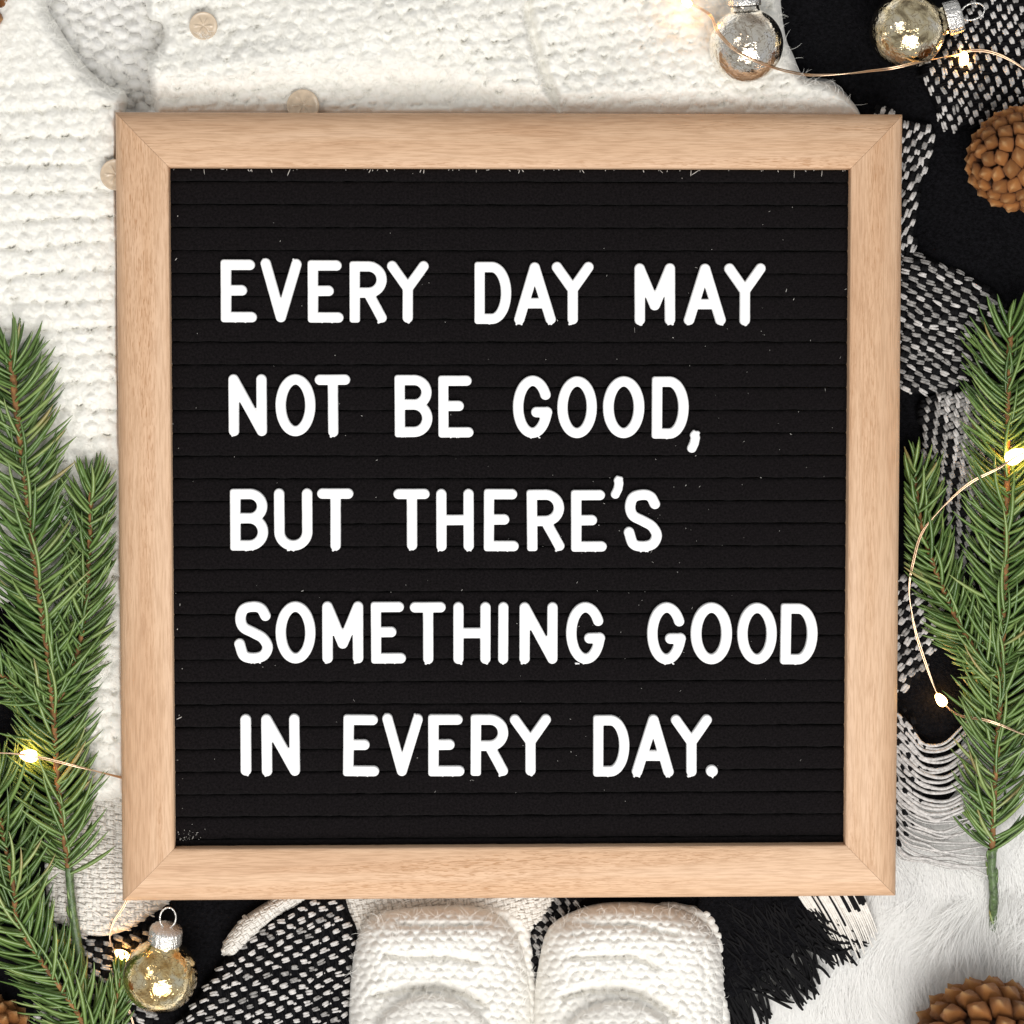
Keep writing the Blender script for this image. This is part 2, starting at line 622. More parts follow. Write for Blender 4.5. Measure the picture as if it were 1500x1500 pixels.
def fur_strands(poly, n, ang, h0=None, length=(60, 130), lift=(5, 16), seed=1, spread=0.9, wid=(0.5, 1.0)):
    g = np.random.default_rng(seed)
    x0, y0, x1, y1 = poly.b
    X = g.uniform(x0, x1, int(n * 2.5))
    Y = g.uniform(y0, y1, int(n * 2.5))
    k = poly(X, Y) < 0
    X, Y = X[k][:n], Y[k][:n]
    n = len(X)
    a = ang + spread * fbm(X / 120, Y / 120, seed, 2) + 0.45 * vn(X / 28, Y / 28, seed + 9) + g.normal(0, 0.12, n)
    Ln = g.uniform(*length, n)
    bend = g.normal(0, 0.5, n) + 0.5 * vn(X / 60, Y / 60, seed + 4)
    lf = g.uniform(*lift, n) * (1 + 0.7 * vn(X / 45, Y / 45, seed + 6))
    S = 6
    P = np.zeros((n, S, 3))
    x, y = X.copy(), Y.copy()
    for s in range(S):
        t = s / (S - 1)
        base = rug_h(x, y) if h0 is None else h0(x, y)
        P[:, s] = np.stack([x, y, base + 1 + lf * np.sin(np.pi * min(1, 0.12 + 0.8 * t))], -1)
        aa = a + bend * t
        x = x + np.cos(aa) * Ln / (S - 1)
        y = y + np.sin(aa) * Ln / (S - 1)
    wd = g.uniform(*wid, n)[:, None] * np.linspace(1, 0.15, S)[None] * U
    return ribbons(PW(P[..., 0], P[..., 1], P[..., 2]), wd)


v1, q1 = fur_strands(Poly([(1060, 1290), (1300, 1150), (1420, 1090), (1700, 1070), (1700, 1700), (990, 1700), (1040, 1480)]), 70000, 1.7, seed=3, lift=(2, 9), wid=(0.28, 0.6), spread=0.7)
v2, q2 = fur_strands(Poly([(1380, 1330), (1540, 1300), (1560, 1440), (1420, 1440)]), 900, 2.2, seed=5, lift=(8, 26), wid=(0.28, 0.55))
pile = mk('fur_pile', np.vstack([v1, v2]), np.vstack([q1, q2 + len(v1)]), mat=M['fur'], parent=rug, origin=(0, 0, 0))
prop(pile, 'soft white fur hairs lying in swirls', kind='stuff')

# ================================================================== LETTER BOARD
HW, HH = 0.12795, 0.12886                  # outer edge
IW, IH = 0.1103, 0.1108                    # half opening
RW, RH = (HW - IW) / U, (HH - IH) / U
board = thing('letter_board', 'square black felt letter board in a pale wooden frame, lying on the white cardigan', 'letter board', (0, 0, HB * U))
prof = [(0, 0), (0, 47), (1.2, 54), (4, 60), (10, 65.5), (18, 69.5), (28, 72.6), (38, 74.4), (50, 75), (66, 74.4), (74, 73.2), (77.5, 71.5), (79, 68.5), (79, 40), (60, 36), (60, 0)]


def rail(half_l, half_w, rotz, seed, wl, ww):
    """wl, ww: widths of the neighbouring rails and of this one"""
    gap = 0.22
    v, k = [], len(prof)
    ns = 2
    for end in (-1, 1):
        for (t, z) in prof:
            wob = 0
            v.append((end * (half_l - t * U * wl / 79 - gap * U), -half_w + t * U * ww / 79, z * U))
    v = np.array(v)
    q = [(i, (i + 1) % k, k + (i + 1) % k, k + i) for i in range(k)]
    me = bpy.data.meshes.new('rail')
    me.from_pydata([tuple(p) for p in v], [], [tuple(f) for f in q] + [tuple(range(k))[::-1], tuple(range(k, 2 * k))])
    me.update()
    for f in me.polygons:
        f.use_smooth = len(f.vertices) == 4
    me.materials.append(wood_mat(seed))
    o = bpy.data.objects.new('rail', me)
    C.objects.link(o)
    o.parent = board
    o.rotation_euler = (0, 0, rotz)
    md = o.modifiers.new('split', 'EDGE_SPLIT')
    md.split_angle = math.radians(50)
    return o


rail(HW, HH, 0, 1.0, RW, RH)                     # bottom
rail(HW, HH, math.pi, 2.3, RW, RH)               # top
rail(HH, HW, math.pi / 2, 5.1, RH, RW)           # right
rail(HH, HW, -math.pi / 2, 7.7, RH, RW)          # left

HF = 112.0                               # top of the felt ridges
# backing panel
bz0, bz1 = 0.002 * 0 + 6 * U, 36 * U
bw_, bh_ = IW + 17 * U, IH + 17 * U
bv = np.array([(sx * bw_, sy * bh_, z) for z in (bz0, bz1) for sx, sy in ((-1, -1), (1, -1), (1, 1), (-1, 1))]) + [0, 0, HB * U]
mk('backing', bv, [(0, 3, 2, 1), (4, 5, 6, 7), (0, 1, 5, 4), (1, 2, 6, 5), (2, 3, 7, 6), (3, 0, 4, 7)], mat=M['backing'], parent=board, smooth=False)


def strip_mesh(hgt, seed):
    n = 140
    xs = np.linspace(-IW - 0.6 * U, IW + 0.6 * U, n)
    sec = [(-0.5, -14), (-0.5, -5.2), (-0.482, -3.3), (-0.45, -1.9), (-0.40, -0.8), (-0.30, -0.2), (0.0, 0), (0.30, -0.2), (0.40, -0.8), (0.45, -1.9), (0.482, -3.3), (0.5, -5.2), (0.5, -14)]
    V = []
    for (a, z) in sec:
        yy = a * (hgt - 0.9) * U + 0.7 * U * fbm(xs / (14 * U), np.full(n, a * 7.7), seed, 3) * (abs(a) > 0.3)
        zz = z * U + 0.5 * U * fbm(xs / (9 * U), np.full(n, a * 9.1), seed + 5, 2) * (abs(a) < 0.45)
        V.append(np.stack([xs, yy, zz], -1))
    V = np.array(V)
    k = len(sec)
    idm = np.arange(k * n).reshape(k, n)
    q = np.stack([idm[:-1, :-1], idm[:-1, 1:], idm[1:, 1:], idm[1:, :-1]], -1).reshape(-1, 4)
    return mk('felt_strip', V.reshape(-1, 3), q, mat=M['felt'], origin=(0, 0, 0), link=False)


PITCH = 33.45
strip_meshes = [strip_mesh(PITCH, s) for s in range(6)]
ytop = IH - 18.5 * U
rows = [(IH + 0.5 * U, ytop)]
y = ytop
while y > -IH + 6 * U:
    y2 = max(y - PITCH * U, -IH - 0.5 * U)
    rows.append((y, y2))
    y = y2
for k, (a, b) in enumerate(rows):
    full = abs((a - b) / U - PITCH) < 0.5
    me = strip_meshes[k % 6] if full else strip_mesh((a - b) / U, 20 + k)
    o = bpy.data.objects.new('felt_strip', me)
    C.objects.link(o)
    o.parent = board
    o.location = (0, (a + b) / 2, (HF - HB) * U)

# lint and splinters on the felt
n = 210
lx = np.concatenate([rng.uniform(-IW, IW, 120), IW * 0.55 + rng.normal(0, 0.022, 60), -IW + np.abs(rng.normal(0, 0.004, 30)) + 4 * U])
lx = np.clip(lx, -IW, IW)
ly = np.concatenate([rng.uniform(-IH, IH, 120), 0.0 + rng.normal(0, 0.035, 60), -IH + 8 * U + np.abs(rng.normal(0, 0.002, 30))])
la = rng.uniform(0, 6.3, n)
ll = rng.exponential(1.2, n) * U + 0.5 * U
lw = rng.uniform(0.15, 0.45, n) * U
n2 = 70
sx_ = np.concatenate([rng.uniform(-IW, IW, 58), rng.uniform(-IW, -IW + 12 * U, 12)])
sy_ = np.concatenate([np.full(58, IH - 1.0 * U), rng.uniform(-IH, IH, 12)])
lx, ly = np.concatenate([lx, sx_]), np.concatenate([ly, sy_])
la = np.concatenate([la, rng.normal(-1.57, 0.6, n2)])
ll = np.concatenate([ll, rng.exponential(2.6, n2) * U + 0.8 * U])
lw = np.concatenate([lw, rng.uniform(0.3, 0.8, n2) * U])
t = np.linspace(0, 1, 4)
cen = np.stack([lx[:, None] + np.cos(la)[:, None] * ll[:, None] * t, ly[:, None] + np.sin(la)[:, None] * ll[:, None] * t,
                np.full((len(lx), 4), (HF + 0.9) * U) + 0.6 * U * np.sin(t * 3)], -1)
v, q = tubes(cen, lw[:, None] * np.array([0.5, 1, 1, 0.4]), 4)
prop(mk('lint', v, q, mat=M['lint'], parent=board), kind='stuff')

# ------------------------------------------------------------------ letters
R0 = 7.6


def arc(cx, cy, rx, ry, a0, a1, n=28):
    a = np.radians(np.linspace(a0, a1, n))
    return [(cx + rx * math.cos(t), cy + ry * math.sin(t)) for t in a]


def glyph(ch):
    """strokes (polylines of the centre line), stems (square-ended boxes), width, height; y down"""
    r, h = R0, 91.0
    S, B = [], []
    stem = (0, 0, 2 * r, h)
    if ch == 'E':
        w = 52; B = [stem]
        S = [[(r, r), (w - r - 2.5, r)], [(r, h * .49), (w - r - 14, h * .49)], [(r, h - r), (w - r, h - r)]]
    elif ch == 'V':
        w = 60; S = [[(r, r - 1), (w / 2 - 1, h - r), (w - r, r)]]
    elif ch == 'R':
        w = 54.5; B = [stem]; rb = (0.5 * h - 2 * r + r) / 2 + 0.5; cy = r + rb
        S = [[(r, r)] + arc(w - r - rb, cy, rb, rb, -90, 90) + [(r, r + 2 * rb)], [(w * .50, r + 2 * rb), (w - r, h - r)]]
    elif ch == 'Y':
        w = 61; S = [[(r, r), (w / 2, h * .44)], [(w - r, r), (w / 2, h * .44)], [(w / 2, h * .44), (w / 2, h - r)]]
    elif ch == 'D':
        w = 54; B = [stem]
        S = [[(r, r)] + arc(w - r - 21, h / 2, 21, h / 2 - r, -90, 90, 40) + [(r, h - r)]]
    elif ch == 'A':
        w = 61; S = [[(r, h - r), (w / 2, r), (w - r, h - r)], [(w * .27, h * .66), (w * .73, h * .66)]]
    elif ch == 'M':
        w = 59.5; S = [[(r, h - r), (r, r), (w / 2, h * .68), (w - r, r), (w - r, h - r)]]
    elif ch == 'N':
        w = 56; S = [[(r, h - r), (r, r), (w - r, h - r), (w - r, r)]]
    elif ch == 'O':
        w = 58.5; S = [arc(w / 2, h / 2, w / 2 - r, h / 2 - r, 0, 360, 60)]
    elif ch == 'T':
        w = 53; S = [[(r, r), (w - r, r)], [(w / 2 + .5, r), (w / 2 + .5, h - r)]]
    elif ch == 'B':
        w = 55.5; B = [stem]; c1 = h * .475
        r1 = (c1 - r) / 2; r2 = (h - r - c1) / 2
        S = [[(r, r)] + arc(w - r - r1 - 1, r + r1, r1, r1, -90, 90) + [(r, c1)], [(r, c1)] + arc(w - r - r2, c1 + r2, r2, r2, -90, 90) + [(r, h - r)]]
    elif ch == 'G':
        w = 57; S = [arc(w / 2, h / 2, w / 2 - r, h / 2 - r, -28, -335, 60)[:] + [(w - r, h * .58)], [(w - r, h * .585), (w * .60, h * .585)]]
    elif ch == 'U':
        w = 56; rb = w / 2 - r
        S = [[(r, r), (r, h - r - rb)] + arc(w / 2, h - r - rb, rb, rb, 180, 0, 24) + [(w - r, r)]]
    elif ch == 'H':
        w = 55; S = [[(r, r), (r, h - r)], [(w - r, r), (w - r, h - r)], [(r, h * .5), (w - r, h * .5)]]
    elif ch == 'I':
        w = 16; S = [[(8, r), (8, h - r)]]
    elif ch == 'S':
        w = 56
        S = [[tuple(p) for p in smooth_open([(w - r - 3, 21), (w - 17, 10.5), (w / 2, r), (14, 11.5), (r + 1.5, 25), (13.5, 38), (w / 2, 46), (w - 14.5, 54), (w - r, 67), (w - 13.5, 79.5),
                                             (w / 2, h - r), (14, 79.5), (r, 62.5)], 7)]]
    elif ch == '.':
        w, h = 17.3, 17.5; S = [[(8.65, 8.75), (8.66, 8.75)]]
        return S, B, w, h, 8.65
    elif ch == ',':
        w, h = 20, 34; S = [[(10.5, 8.5), (11.5, 12), (10, 20), (6.5, 27.5)]]
        return S, B, w, h, 6.6
    elif ch == "'":
        w, h = 20, 34.5; S = [[(11, 8), (12, 11.5), (10.5, 20), (6.5, 28)]]
        return S, B, w, h, 6.6
    return S, B, w, h, r


def glyph_mesh(ch, seed):
    S, B, w, h, r = glyph(ch)
    g = np.random.default_rng(seed)
    nubs = []
    if ch in "EVRYAMNTUHIBDGS":
        for st in (S if ch not in 'EBDGS' else []):
            for p in (st[0], st[-1]):
                if p[1] > h * 0.7:
                    for _ in range(2):
                        nubs.append((p[0] + g.uniform(-5, 5), p[1] + r - g.uniform(0.2, 0.9), g.uniform(0.9, 1.9)))
        if ch in 'EBDGSU':
            x0 = w * g.uniform(.3, .6)
            for _ in range(4):
                nubs.append((x0 + g.uniform(-8, 8), h - g.uniform(0.0, 0.6), g.uniform(0.6, 1.4)))
    if ch == 'V':
        nubs += [(r - 3, 1.0, 1.8), (w - r - 4, 1.2, 2.0)]
    if ch == '.':
        nubs.append((w / 2 + 1, h + 0.5, 1.4))
    if ch in ",'":
        nubs += [(14.8, 5.2, 3.2), (9.5, 3.2, 2.4)]

    def sdf(x, y):
        d = np.full(np.shape(x), 1e9)
        for st in S:
            d = np.minimum(d, line_dist(x, y, st) - r)
        for (a, b, c, e) in B:
            rc = 4.2
            qx = np.abs(x - (a + c) / 2) - (c - a) / 2 + rc
            qy = np.abs(y - (b + e) / 2) - (e - b) / 2 + rc
            d = np.minimum(d, np.hypot(np.maximum(qx, 0), np.maximum(qy, 0)) + np.minimum(np.maximum(qx, qy), 0) - rc)
        for (a, b, c) in nubs:
            d = np.minimum(d, np.hypot(x - a, y - b) - c)
        return d + 0.09 * vn(x / 6, y / 6, seed)

    def height(x, y, d):
        return 9.0 * np.sqrt(np.clip(1 - (1 - np.clip(d / 3.0, 0, 1)) ** 2, 0, 1)) * 0.30 + 6.3 - 0.25 * np.exp(-((d - 3.0) / 0.6) ** 2) - 0.06 * np.clip(d, 0, 6)

    P, q = sheet_arrays(sdf, (-3, -3, w + 3, h + 4), 1.0, height, 6.8)
    V = np.stack([(P[:, 0] - w / 2) * U, -(P[:, 1] - h / 2) * U, P[:, 2] * U], -1)
    return mk('letter', V, q[:, ::-1], mat=M['letter'], origin=(0, 0, 0), link=False), w, h


LINES = [
    ('top', [('EVERY', [(323.2, 376, 380, 472), (381.9, 442, 379, 472), (450.7, 503, 381, 472.5), (512, 566.5, 382.5, 472.5), (566.7, 628, 382, 472.7)]),
             ('DAY', [(695, 749, 383.4, 474.5), (753, 814, 384, 475), (808.4, 869.6, 383.4, 475)]),
             ('MAY', [(929.6, 989, 385.5, 475.8), (1002, 1063.4, 386, 476), (1061, 1121.6, 385.5, 476.5)])]),
    ('second', [('NOT', [(334.7, 390.7, 548, 638.7), (403.5, 462, 548, 639), (461.3, 513.3, 548.5, 640)]),
                ('BE', [(578, 633.3, 549, 640.3), (642, 693.5, 550, 640.8)]),
                ('GOOD,', [(751.4, 809, 550, 641.5), (816.5, 874.4, 551, 641.8), (883.4, 944, 551, 641.8), (955, 1009, 551.4, 642.6), (1007, 1027.4, 629, 663)])]),
    ('middle', [('BUT', [(337, 392.5, 716, 806.5), (401.5, 457.6, 715.4, 806.6), (464.5, 517.6, 715.4, 806.6)]),
                ("THERE'S", [(576.4, 629.5, 716, 806), (639, 694, 716, 807.2), (708.8, 760, 716.2, 807.4), (771.8, 826.5, 717, 807), (836.6, 888.8, 717.6, 808),
                             (895, 914.7, 696, 730.4), (914, 969.8, 717, 808)])]),
    ('fourth', [('SOMETHING', [(343, 399.4, 881, 971.6), (403.6, 462, 881, 971.8), (472, 532, 881, 971.5), (543.4, 594.4, 881.6, 971.8), (600.4, 653, 882, 972.5),
                               (664, 718.6, 882, 972.4), (729.4, 745, 882, 972.6), (761, 816.8, 882.3, 972.3), (829.4, 886.3, 882, 972.4)]),
                ('GOOD', [(948.2, 1004.7, 882.3, 973), (1012, 1072.4, 882.4, 973), (1080.3, 1137.9, 883, 973), (1143.7, 1197.7, 884, 973.2)])]),
    ('bottom', [('IN', [(351.7, 368.2, 1046.4, 1136), (383, 439, 1046, 1136.6)]),
                ('EVERY', [(502.7, 555.7, 1047, 1137), (560, 619.3, 1046, 1136.8), (627.2, 680.3, 1046.6, 1137), (689.4, 744.4, 1046.6, 1136.4), (746.9, 807.3, 1046.6, 1136)]),
                ('DAY.', [(869, 922, 1047.6, 1137.4), (926.2, 987.4, 1047, 1137.8), (983, 1042.9, 1047, 1137.4), (1034.2, 1051.5, 1120.6, 1138)])]),
]
ORD = ['first', 'second', 'third', 'fourth', 'fifth', 'sixth', 'seventh', 'eighth', 'ninth']
gcache = {}
seen = 0
for lname, words in LINES:
    for word, boxes in words:
        li = 0
        for ch, (x0, x1, y0, y1) in zip(word, boxes):
            seen += 1
            key = (ch, seen % 2)
            if key not in gcache:
                gcache[key] = glyph_mesh(ch, 31 + ord(ch) * 2 + seen % 2)
            me, gw, gh = gcache[key]
            hl = HF + 6
            a, b = PW(x0, (y0 + y1) / 2, hl), PW(x1, (y0 + y1) / 2, hl)
            c, d = PW((x0 + x1) / 2, y0, hl), PW((x0 + x1) / 2, y1, hl)
            clean = word.strip('.,')
            nm = {',': 'comma', "'": 'apostrophe', '.': 'full_stop'}.get(ch, 'letter')
            o = bpy.data.objects.new(nm, me)
            C.objects.link(o)
            o.location = ((a[0] + b[0]) / 2, (c[1] + d[1]) / 2, HF * U)
            o.scale = ((b[0] - a[0]) / (gw * U), (c[1] - d[1]) / (gh * U), 1)
            o.rotation_euler = (0, 0, random.gauss(0, 0.006))
            if nm == 'letter':
                lab = f"white plastic letter {ch}, {ORD[li]} letter of {clean} on the board's {lname} line"
                li += 1
            elif nm == 'comma':
                lab = "white plastic comma after GOOD on the board's second line"
            elif nm == 'full_stop':
                lab = "white plastic full stop after DAY ending the board's bottom line"
            else:
                lab = "white plastic apostrophe between E and S on the board's middle line"
            prop(o, lab, 'letter' if nm == 'letter' else 'punctuation mark', 'white letters on the felt board')

# ================================================================== CARDIGAN
def pits(x, y, sx, sy, seed, ln=4.6, wd=1.7, ang=0.75, jit=0.28, stag=0.5, vee=2.6):
    out = np.zeros(np.shape(x))
    jj = np.floor(y / sy)
    for dj in (-1, 0, 1):
        j = jj + dj
        off = stag * (j % 2)
        iN = np.floor(x / sx - off)
        for di in (-1, 0, 1):
            i = iN + di
            a, b, c, e = hsh(i, j, seed), hsh(i, j, seed + 1), hsh(i, j, seed + 2), hsh(i, j, seed + 3)
            dx = x - (i + 0.5 + off + (a - 0.5) * 2 * jit) * sx
            dy = y - (j + 0.5 + (b - 0.5) * 2 * jit) * sy
            amp = 0.35 + 0.75 * e
            for sgn in (-1, 1):
                on = np.where(sgn > 0, 1.0, (c > 0.45) * 1.0)
                ex = dx * sgn - vee * np.where(c > 0.45, 1.0, 0.2)
                th = ang + (a - .5) * 0.8
                u = ex * np.cos(th) - dy * np.sin(th)
                v_ = ex * np.sin(th) + dy * np.cos(th)
                out = np.maximum(out, on * amp * np.exp(-(u / ln) ** 2 - (v_ / wd) ** 2))
    return out


def stitches(x, y, sx, sy, seed, fx=0.60, fy=0.66, tilt=0.28, jit=0.14, ply=0.06):
    """relief of thick knitted yarn: every stitch a rounded, slightly slanted loop; 0 in the holes between loops"""
    out = np.zeros(np.shape(x))
    jj = np.floor(y / sy)
    for dj in (-1, 0, 1):
        j = jj + dj
        off = 0.5 * (j % 2)
        iN = np.floor(x / sx - off)
        for di in (-1, 0, 1):
            i = iN + di
            a, b, c, e = hsh(i, j, seed), hsh(i, j, seed + 1), hsh(i, j, seed + 2), hsh(i, j, seed + 3)
            dx = x - (i + 0.5 + off + (a - 0.5) * 2 * jit) * sx
            dy = y - (j + 0.5 + (b - 0.5) * 2 * jit) * sy
            th = tilt * np.where(c > 0.5, 1, -1) + (e - 0.5) * 0.5
            u = dx * np.cos(th) + dy * np.sin(th)
            v_ = -dx * np.sin(th) + dy * np.cos(th)
            v_ = v_ + 0.9 * (u / sx) ** 2 * sy * 0.35          # the loop's crown
            sz = 0.92 + 0.2 * e
            q_ = 1 - (u / (fx * sx * sz)) ** 2 - (v_ / (fy * sy * sz)) ** 2
            b_ = np.sqrt(np.clip(q_, 0, 1)) * (0.86 + 0.2 * a)
            b_ = b_ + (b_ > 0) * ply * np.sin((u * 0.9 + v_ * 1.5) * 1.15 + 6 * c) * np.clip(q_ * 2, 0, 1)
            out = np.maximum(out, b_)
    return out


def pillow(x, y, sx, sy, stag=0.5):
    j = np.floor(y / sy)
    fx = (x / sx - stag * (j % 2)) % 1.0
    fy = y / sy - j
    return np.sqrt(np.abs(np.sin(np.pi * fx))) * np.sqrt(np.abs(np.sin(np.pi * fy)))


def roll(d, R, T):
    return T * np.sqrt(np.clip(1 - (1 - np.clip(d / R, 0, 1)) ** 2, 0, 1))


cg = PW(400, 60, 0)
card = thing('cardigan', 'chunky cream knitted cardigan with horn buttons, spread under the top of the board', 'cardigan', (cg[0], cg[1], 10 * U))
SL = Poly([(-150, -140), (20, -140), (66, -60), (68, 4), (84, 36), (108, 74), (132, 104), (160, 126), (180, 130), (187, 148), (184, 175), (205, 220), (215, 400), (215, 900), (212, 1150),
           (170, 1172), (128, 1168), (112, 1080), (96, 980), (70, 905), (20, 880), (-150, 875)])


def sleeve_h(x, y, d):
    yy = y + 0.045 * x + 6 * vn(x / 130, y / 90, 4)
    ph = (yy / 40.5) % 1.0
    rib = np.sqrt(np.abs(np.sin(np.pi * ph)))
    fade = sstep(60, 190, y) * (1 - 0.3 * sstep(600, 900, y))
    h = 34 + roll(d, 26, 56) + 9 * vn(x / 170, y / 170, 6)
    h = h - 14 * sstep(560, 720, y)
    tex = 6.5 * (rib - 1) * fade
    xs = x + 4 * vn(x / 60, y / 60, 2)
    soft = (0.2 + 0.8 * fade) * sstep(6, 22, d)
    tex += 8 * (stitches(xs, yy + 20.2, 24.5, 20.25, 40, fx=0.57, fy=0.64, jit=0.12) - 0.9) * (0.35 + 0.65 * fade)
    tex -= 15 * soft * pits(xs, yy + 20.2, 24.5, 40.5, 40, ln=4.0, wd=1.8, jit=0.17, stag=0.3)
    tex += 1.0 * fbm(x / 11, y / 7, 12, 3) + 0.8 * fbm(x / 4.5, y / 3.5, 15, 2)
    edge = sstep(40, 0, d) * (y < 170)
    tex += edge * 0.9 * np.sin((x * 0.55 - y * 0.8) * 0.55)
    return textured(x, y, h, tex, 7)


sheet('sleeve', SL, 2.0, sleeve_h, M['wool'], card, 30)
BK = Poly([(30, -140), (262, -140), (258, 60), (250, 140), (255, 210), (170, 215), (140, 160), (60, 60)])


def back_h(x, y, d):
    u, v_ = x * 0.92 + y * 0.38, -x * 0.38 + y * 0.92
    h = 12 + roll(d, 18, 14) + 6 * vn(x / 90, y / 90, 31)
    tex = 15 * (stitches(u, v_, 24, 15, 55, fx=0.55, fy=0.58, jit=0.16, ply=0.08) - 0.8)
    tex += 1.1 * fbm(x / 6, y / 5, 13, 3)
    return textured(x, y, h, tex, 1.2)


sheet('back_panel', BK, 1.8, back_h, M['wool_grey'], card, 20)
F1 = Poly([(222, -140), (214, -40), (216, 22), (236, 34), (241, 52), (232, 72), (217, 94), (219, 118), (222, 142), (228, 170), (240, 215), (500, 225), (835, 222), (826, 180), (806, 140), (789, 92), (778, 48), (771, 10), (768, -140)])
F2 = Poly([(726, -140), (730, 10), (739, 50), (752, 94), (768, 138), (786, 178), (792, 222), (1050, 225), (1272, 218), (1262, 172), (1246, 146), (1216, 122), (1178, 112), (1162, 80), (1150, 50), (1142, -20), (1140, -140)])


def front_h(seed, tb, fold):
    def f(x, y, d):
        h = (34 if fold else 36) + roll(d, tb, 60 if fold else 52) + 7 * vn(x / 200, y / 110, 61)
        h += 9 * np.sin((x * 0.35 + y) / 34 + 1.5 * vn(x / 160, y / 120, seed + 20)) * sstep(60, 200, d + 60 - 0.2 * y)
        if fold:                                   # the placket: its own strip of rib beside the edge
            edge = 128 - 26 * sstep(225, 480, x) + 30 * sstep(560, 800, x)
            h -= 20 * sstep(-14, 22, y - edge)
            h += 9 * np.exp(-((y - edge + 26) / 20) ** 2) * sstep(560, 380, x)
            h -= 9 * np.exp(-(((x - 290) / 60) ** 2 + ((y - 22) / 22) ** 2))
        xs, ys = x + 5 * vn(x / 70, y / 70, seed + 1), y + 0.12 * x + 5 * vn(x / 80, y / 50, seed + 2)
        am = sstep(3, 14, d) * (0.5 + 0.5 * sstep(-0.3, 0.4, vn(x / 120, y / 80, seed + 8)))
        tex = 9.5 * (0.4 + 0.6 * am) * (stitches(xs, ys, 25, 17.5, seed + 3, fx=0.56, fy=0.61, jit=0.17) - 0.85)
        tex -= 15 * am * pits(xs + 12, ys + 9, 25, 35, seed + 4, ln=4.0, wd=1.8, ang=0.7, jit=0.40)
        tex += 0.9 * fbm(x / 9, y / 7, seed + 5, 3) + 0.8 * fbm(x / 4.5, y / 3.5, seed + 6, 2)
        if fold:
            tex *= sstep(17, 30, np.hypot(x - 298, y - 38)) * sstep(19, 32, np.hypot(x - 444, y - 156))
        else:
            h -= 26 * np.exp(-(line_dist(x, y, [(770, -140), (772, 10), (781, 50), (793, 94), (809, 138), (826, 178), (834, 222)]) / 8) ** 2)
        return textured(x, y, h, tex * (0.3 + 0.7 * sstep(2, 22, boardsdf(x, y))), 0.75, 5)
    return f


sheet('front_panel', F1, 2.0, front_h(61, 12, True), M['wool'], card, 30)
sheet('front_panel', F2, 2.0, front_h(83, 16, False), M['wool'], card, 30)


# loose wool fuzz
def fuzz(regions, n, seed, hmax):
    g = np.random.default_rng(seed)
    cs, ws = [], []
    for (sdf, hf, share) in regions:
        x0, y0, x1, y1 = sdf.b
        x0, y0 = max(x0, -60), max(y0, -60)
        m = int(n * share)
        X, Y = g.uniform(x0, x1, m * 3), g.uniform(y0, y1, m * 3)
        d = -sdf(X, Y)
        ok = (d > 1) & (boardsdf(X, Y) > 12)
        X, Y, d = X[ok][:m], Y[ok][:m], d[ok][:m]
        H = hf(X, Y, d)
        a = g.uniform(0, 6.3, len(X))
        L_ = g.uniform(6, 22, len(X))
        b = g.normal(0, 1.3, len(X))
        t = np.linspace(0, 1, 5)
        xx, yy = [X], [Y]
        for s in range(4):
            aa = a + b * s / 4
            xx.append(xx[-1] + np.cos(aa) * L_ / 4)
            yy.append(yy[-1] + np.sin(aa) * L_ / 4)
        xx, yy = np.stack(xx, 1), np.stack(yy, 1)
        hh = H[:, None] + 0.4 + g.uniform(1, hmax, len(X))[:, None] * np.sin(np.pi * (0.1 + 0.75 * t))
        ok2 = boardsdf(xx[:, -1], yy[:, -1]) > 2
        cs.append(PW(xx, yy, hh)[ok2])
        ws.append(np.full((len(X), 5), 0.20 * U)[ok2] * np.array([1, 1, 0.9, 0.7, 0.3]))
    return ribbons(np.concatenate(cs), np.concatenate(ws))


v, q = fuzz([(SL, sleeve_h, .42), (F1, front_h(61, 12, True), .3), (F2, front_h(83, 16, False), .2), (BK, back_h, .08)], 24000, 9, 4.5)
prop(mk('fuzz', v, q, mat=M['wool'], parent=card), kind='stuff')


def button(px, py, h, r, tilt):
    nr, nt_ = 15, 72
    rr = np.concatenate([[0.001], np.linspace(0.08, 0.86, 9), [0.90, 0.95, 0.985, 1.0, 1.0]])
    th = np.arange(nt_) / nt_ * 2 * np.pi
    Rr, T = np.meshgrid(rr, th, indexing='ij')
    star = np.cos(3 * T) ** 2
    ht = 3.4 + 0.9 * sstep(0.78, 0.9, Rr) - 3.8 * sstep(0.97, 1.0, Rr) * (np.arange(len(rr)) >= len(rr) - 2)[:, None]
    ht = ht + 1.5 * np.exp(-((star - 1) / 0.16) ** 2) * sstep(0.06, 0.2, Rr) * sstep(0.72, 0.5, Rr) - 1.2 * np.exp(-(Rr / 0.10) ** 2)
    ht[-1] -= 4
    V = np.stack([r * Rr * np.cos(T), r * Rr * np.sin(T), ht], -1).reshape(-1, 3) * U
    V = V @ np.array(Matrix.Rotation(tilt[0], 3, 'X') @ Matrix.Rotation(tilt[1], 3, 'Y')).T
    idm = np.arange(len(rr) * nt_).reshape(len(rr), nt_)
    q = np.stack([idm[:-1], idm[1:], np.roll(idm, -1, 1)[1:], np.roll(idm, -1, 1)[:-1]], -1).reshape(-1, 4)
    mk('button', V + PW(px, py, h), q, mat=M['button'], parent=card)


button(298, 38, float(front_h(61, 12, True)(np.array([298.0]), np.array([38.0]), np.array([60.0]))[0]) + 3.5, 20.5, (0.05, 0.04))
button(444, 155, 80, 24, (-0.10, 0.0))
button(170, 256, 93, 23, (0.0, 0.05))

# ================================================================== PLAID SCARF
sg = PW(1400, 500, 0)
scarf = thing('plaid_scarf', 'fringed black and white checked wool scarf running under the board', 'scarf', (sg[0], sg[1], 8 * U))


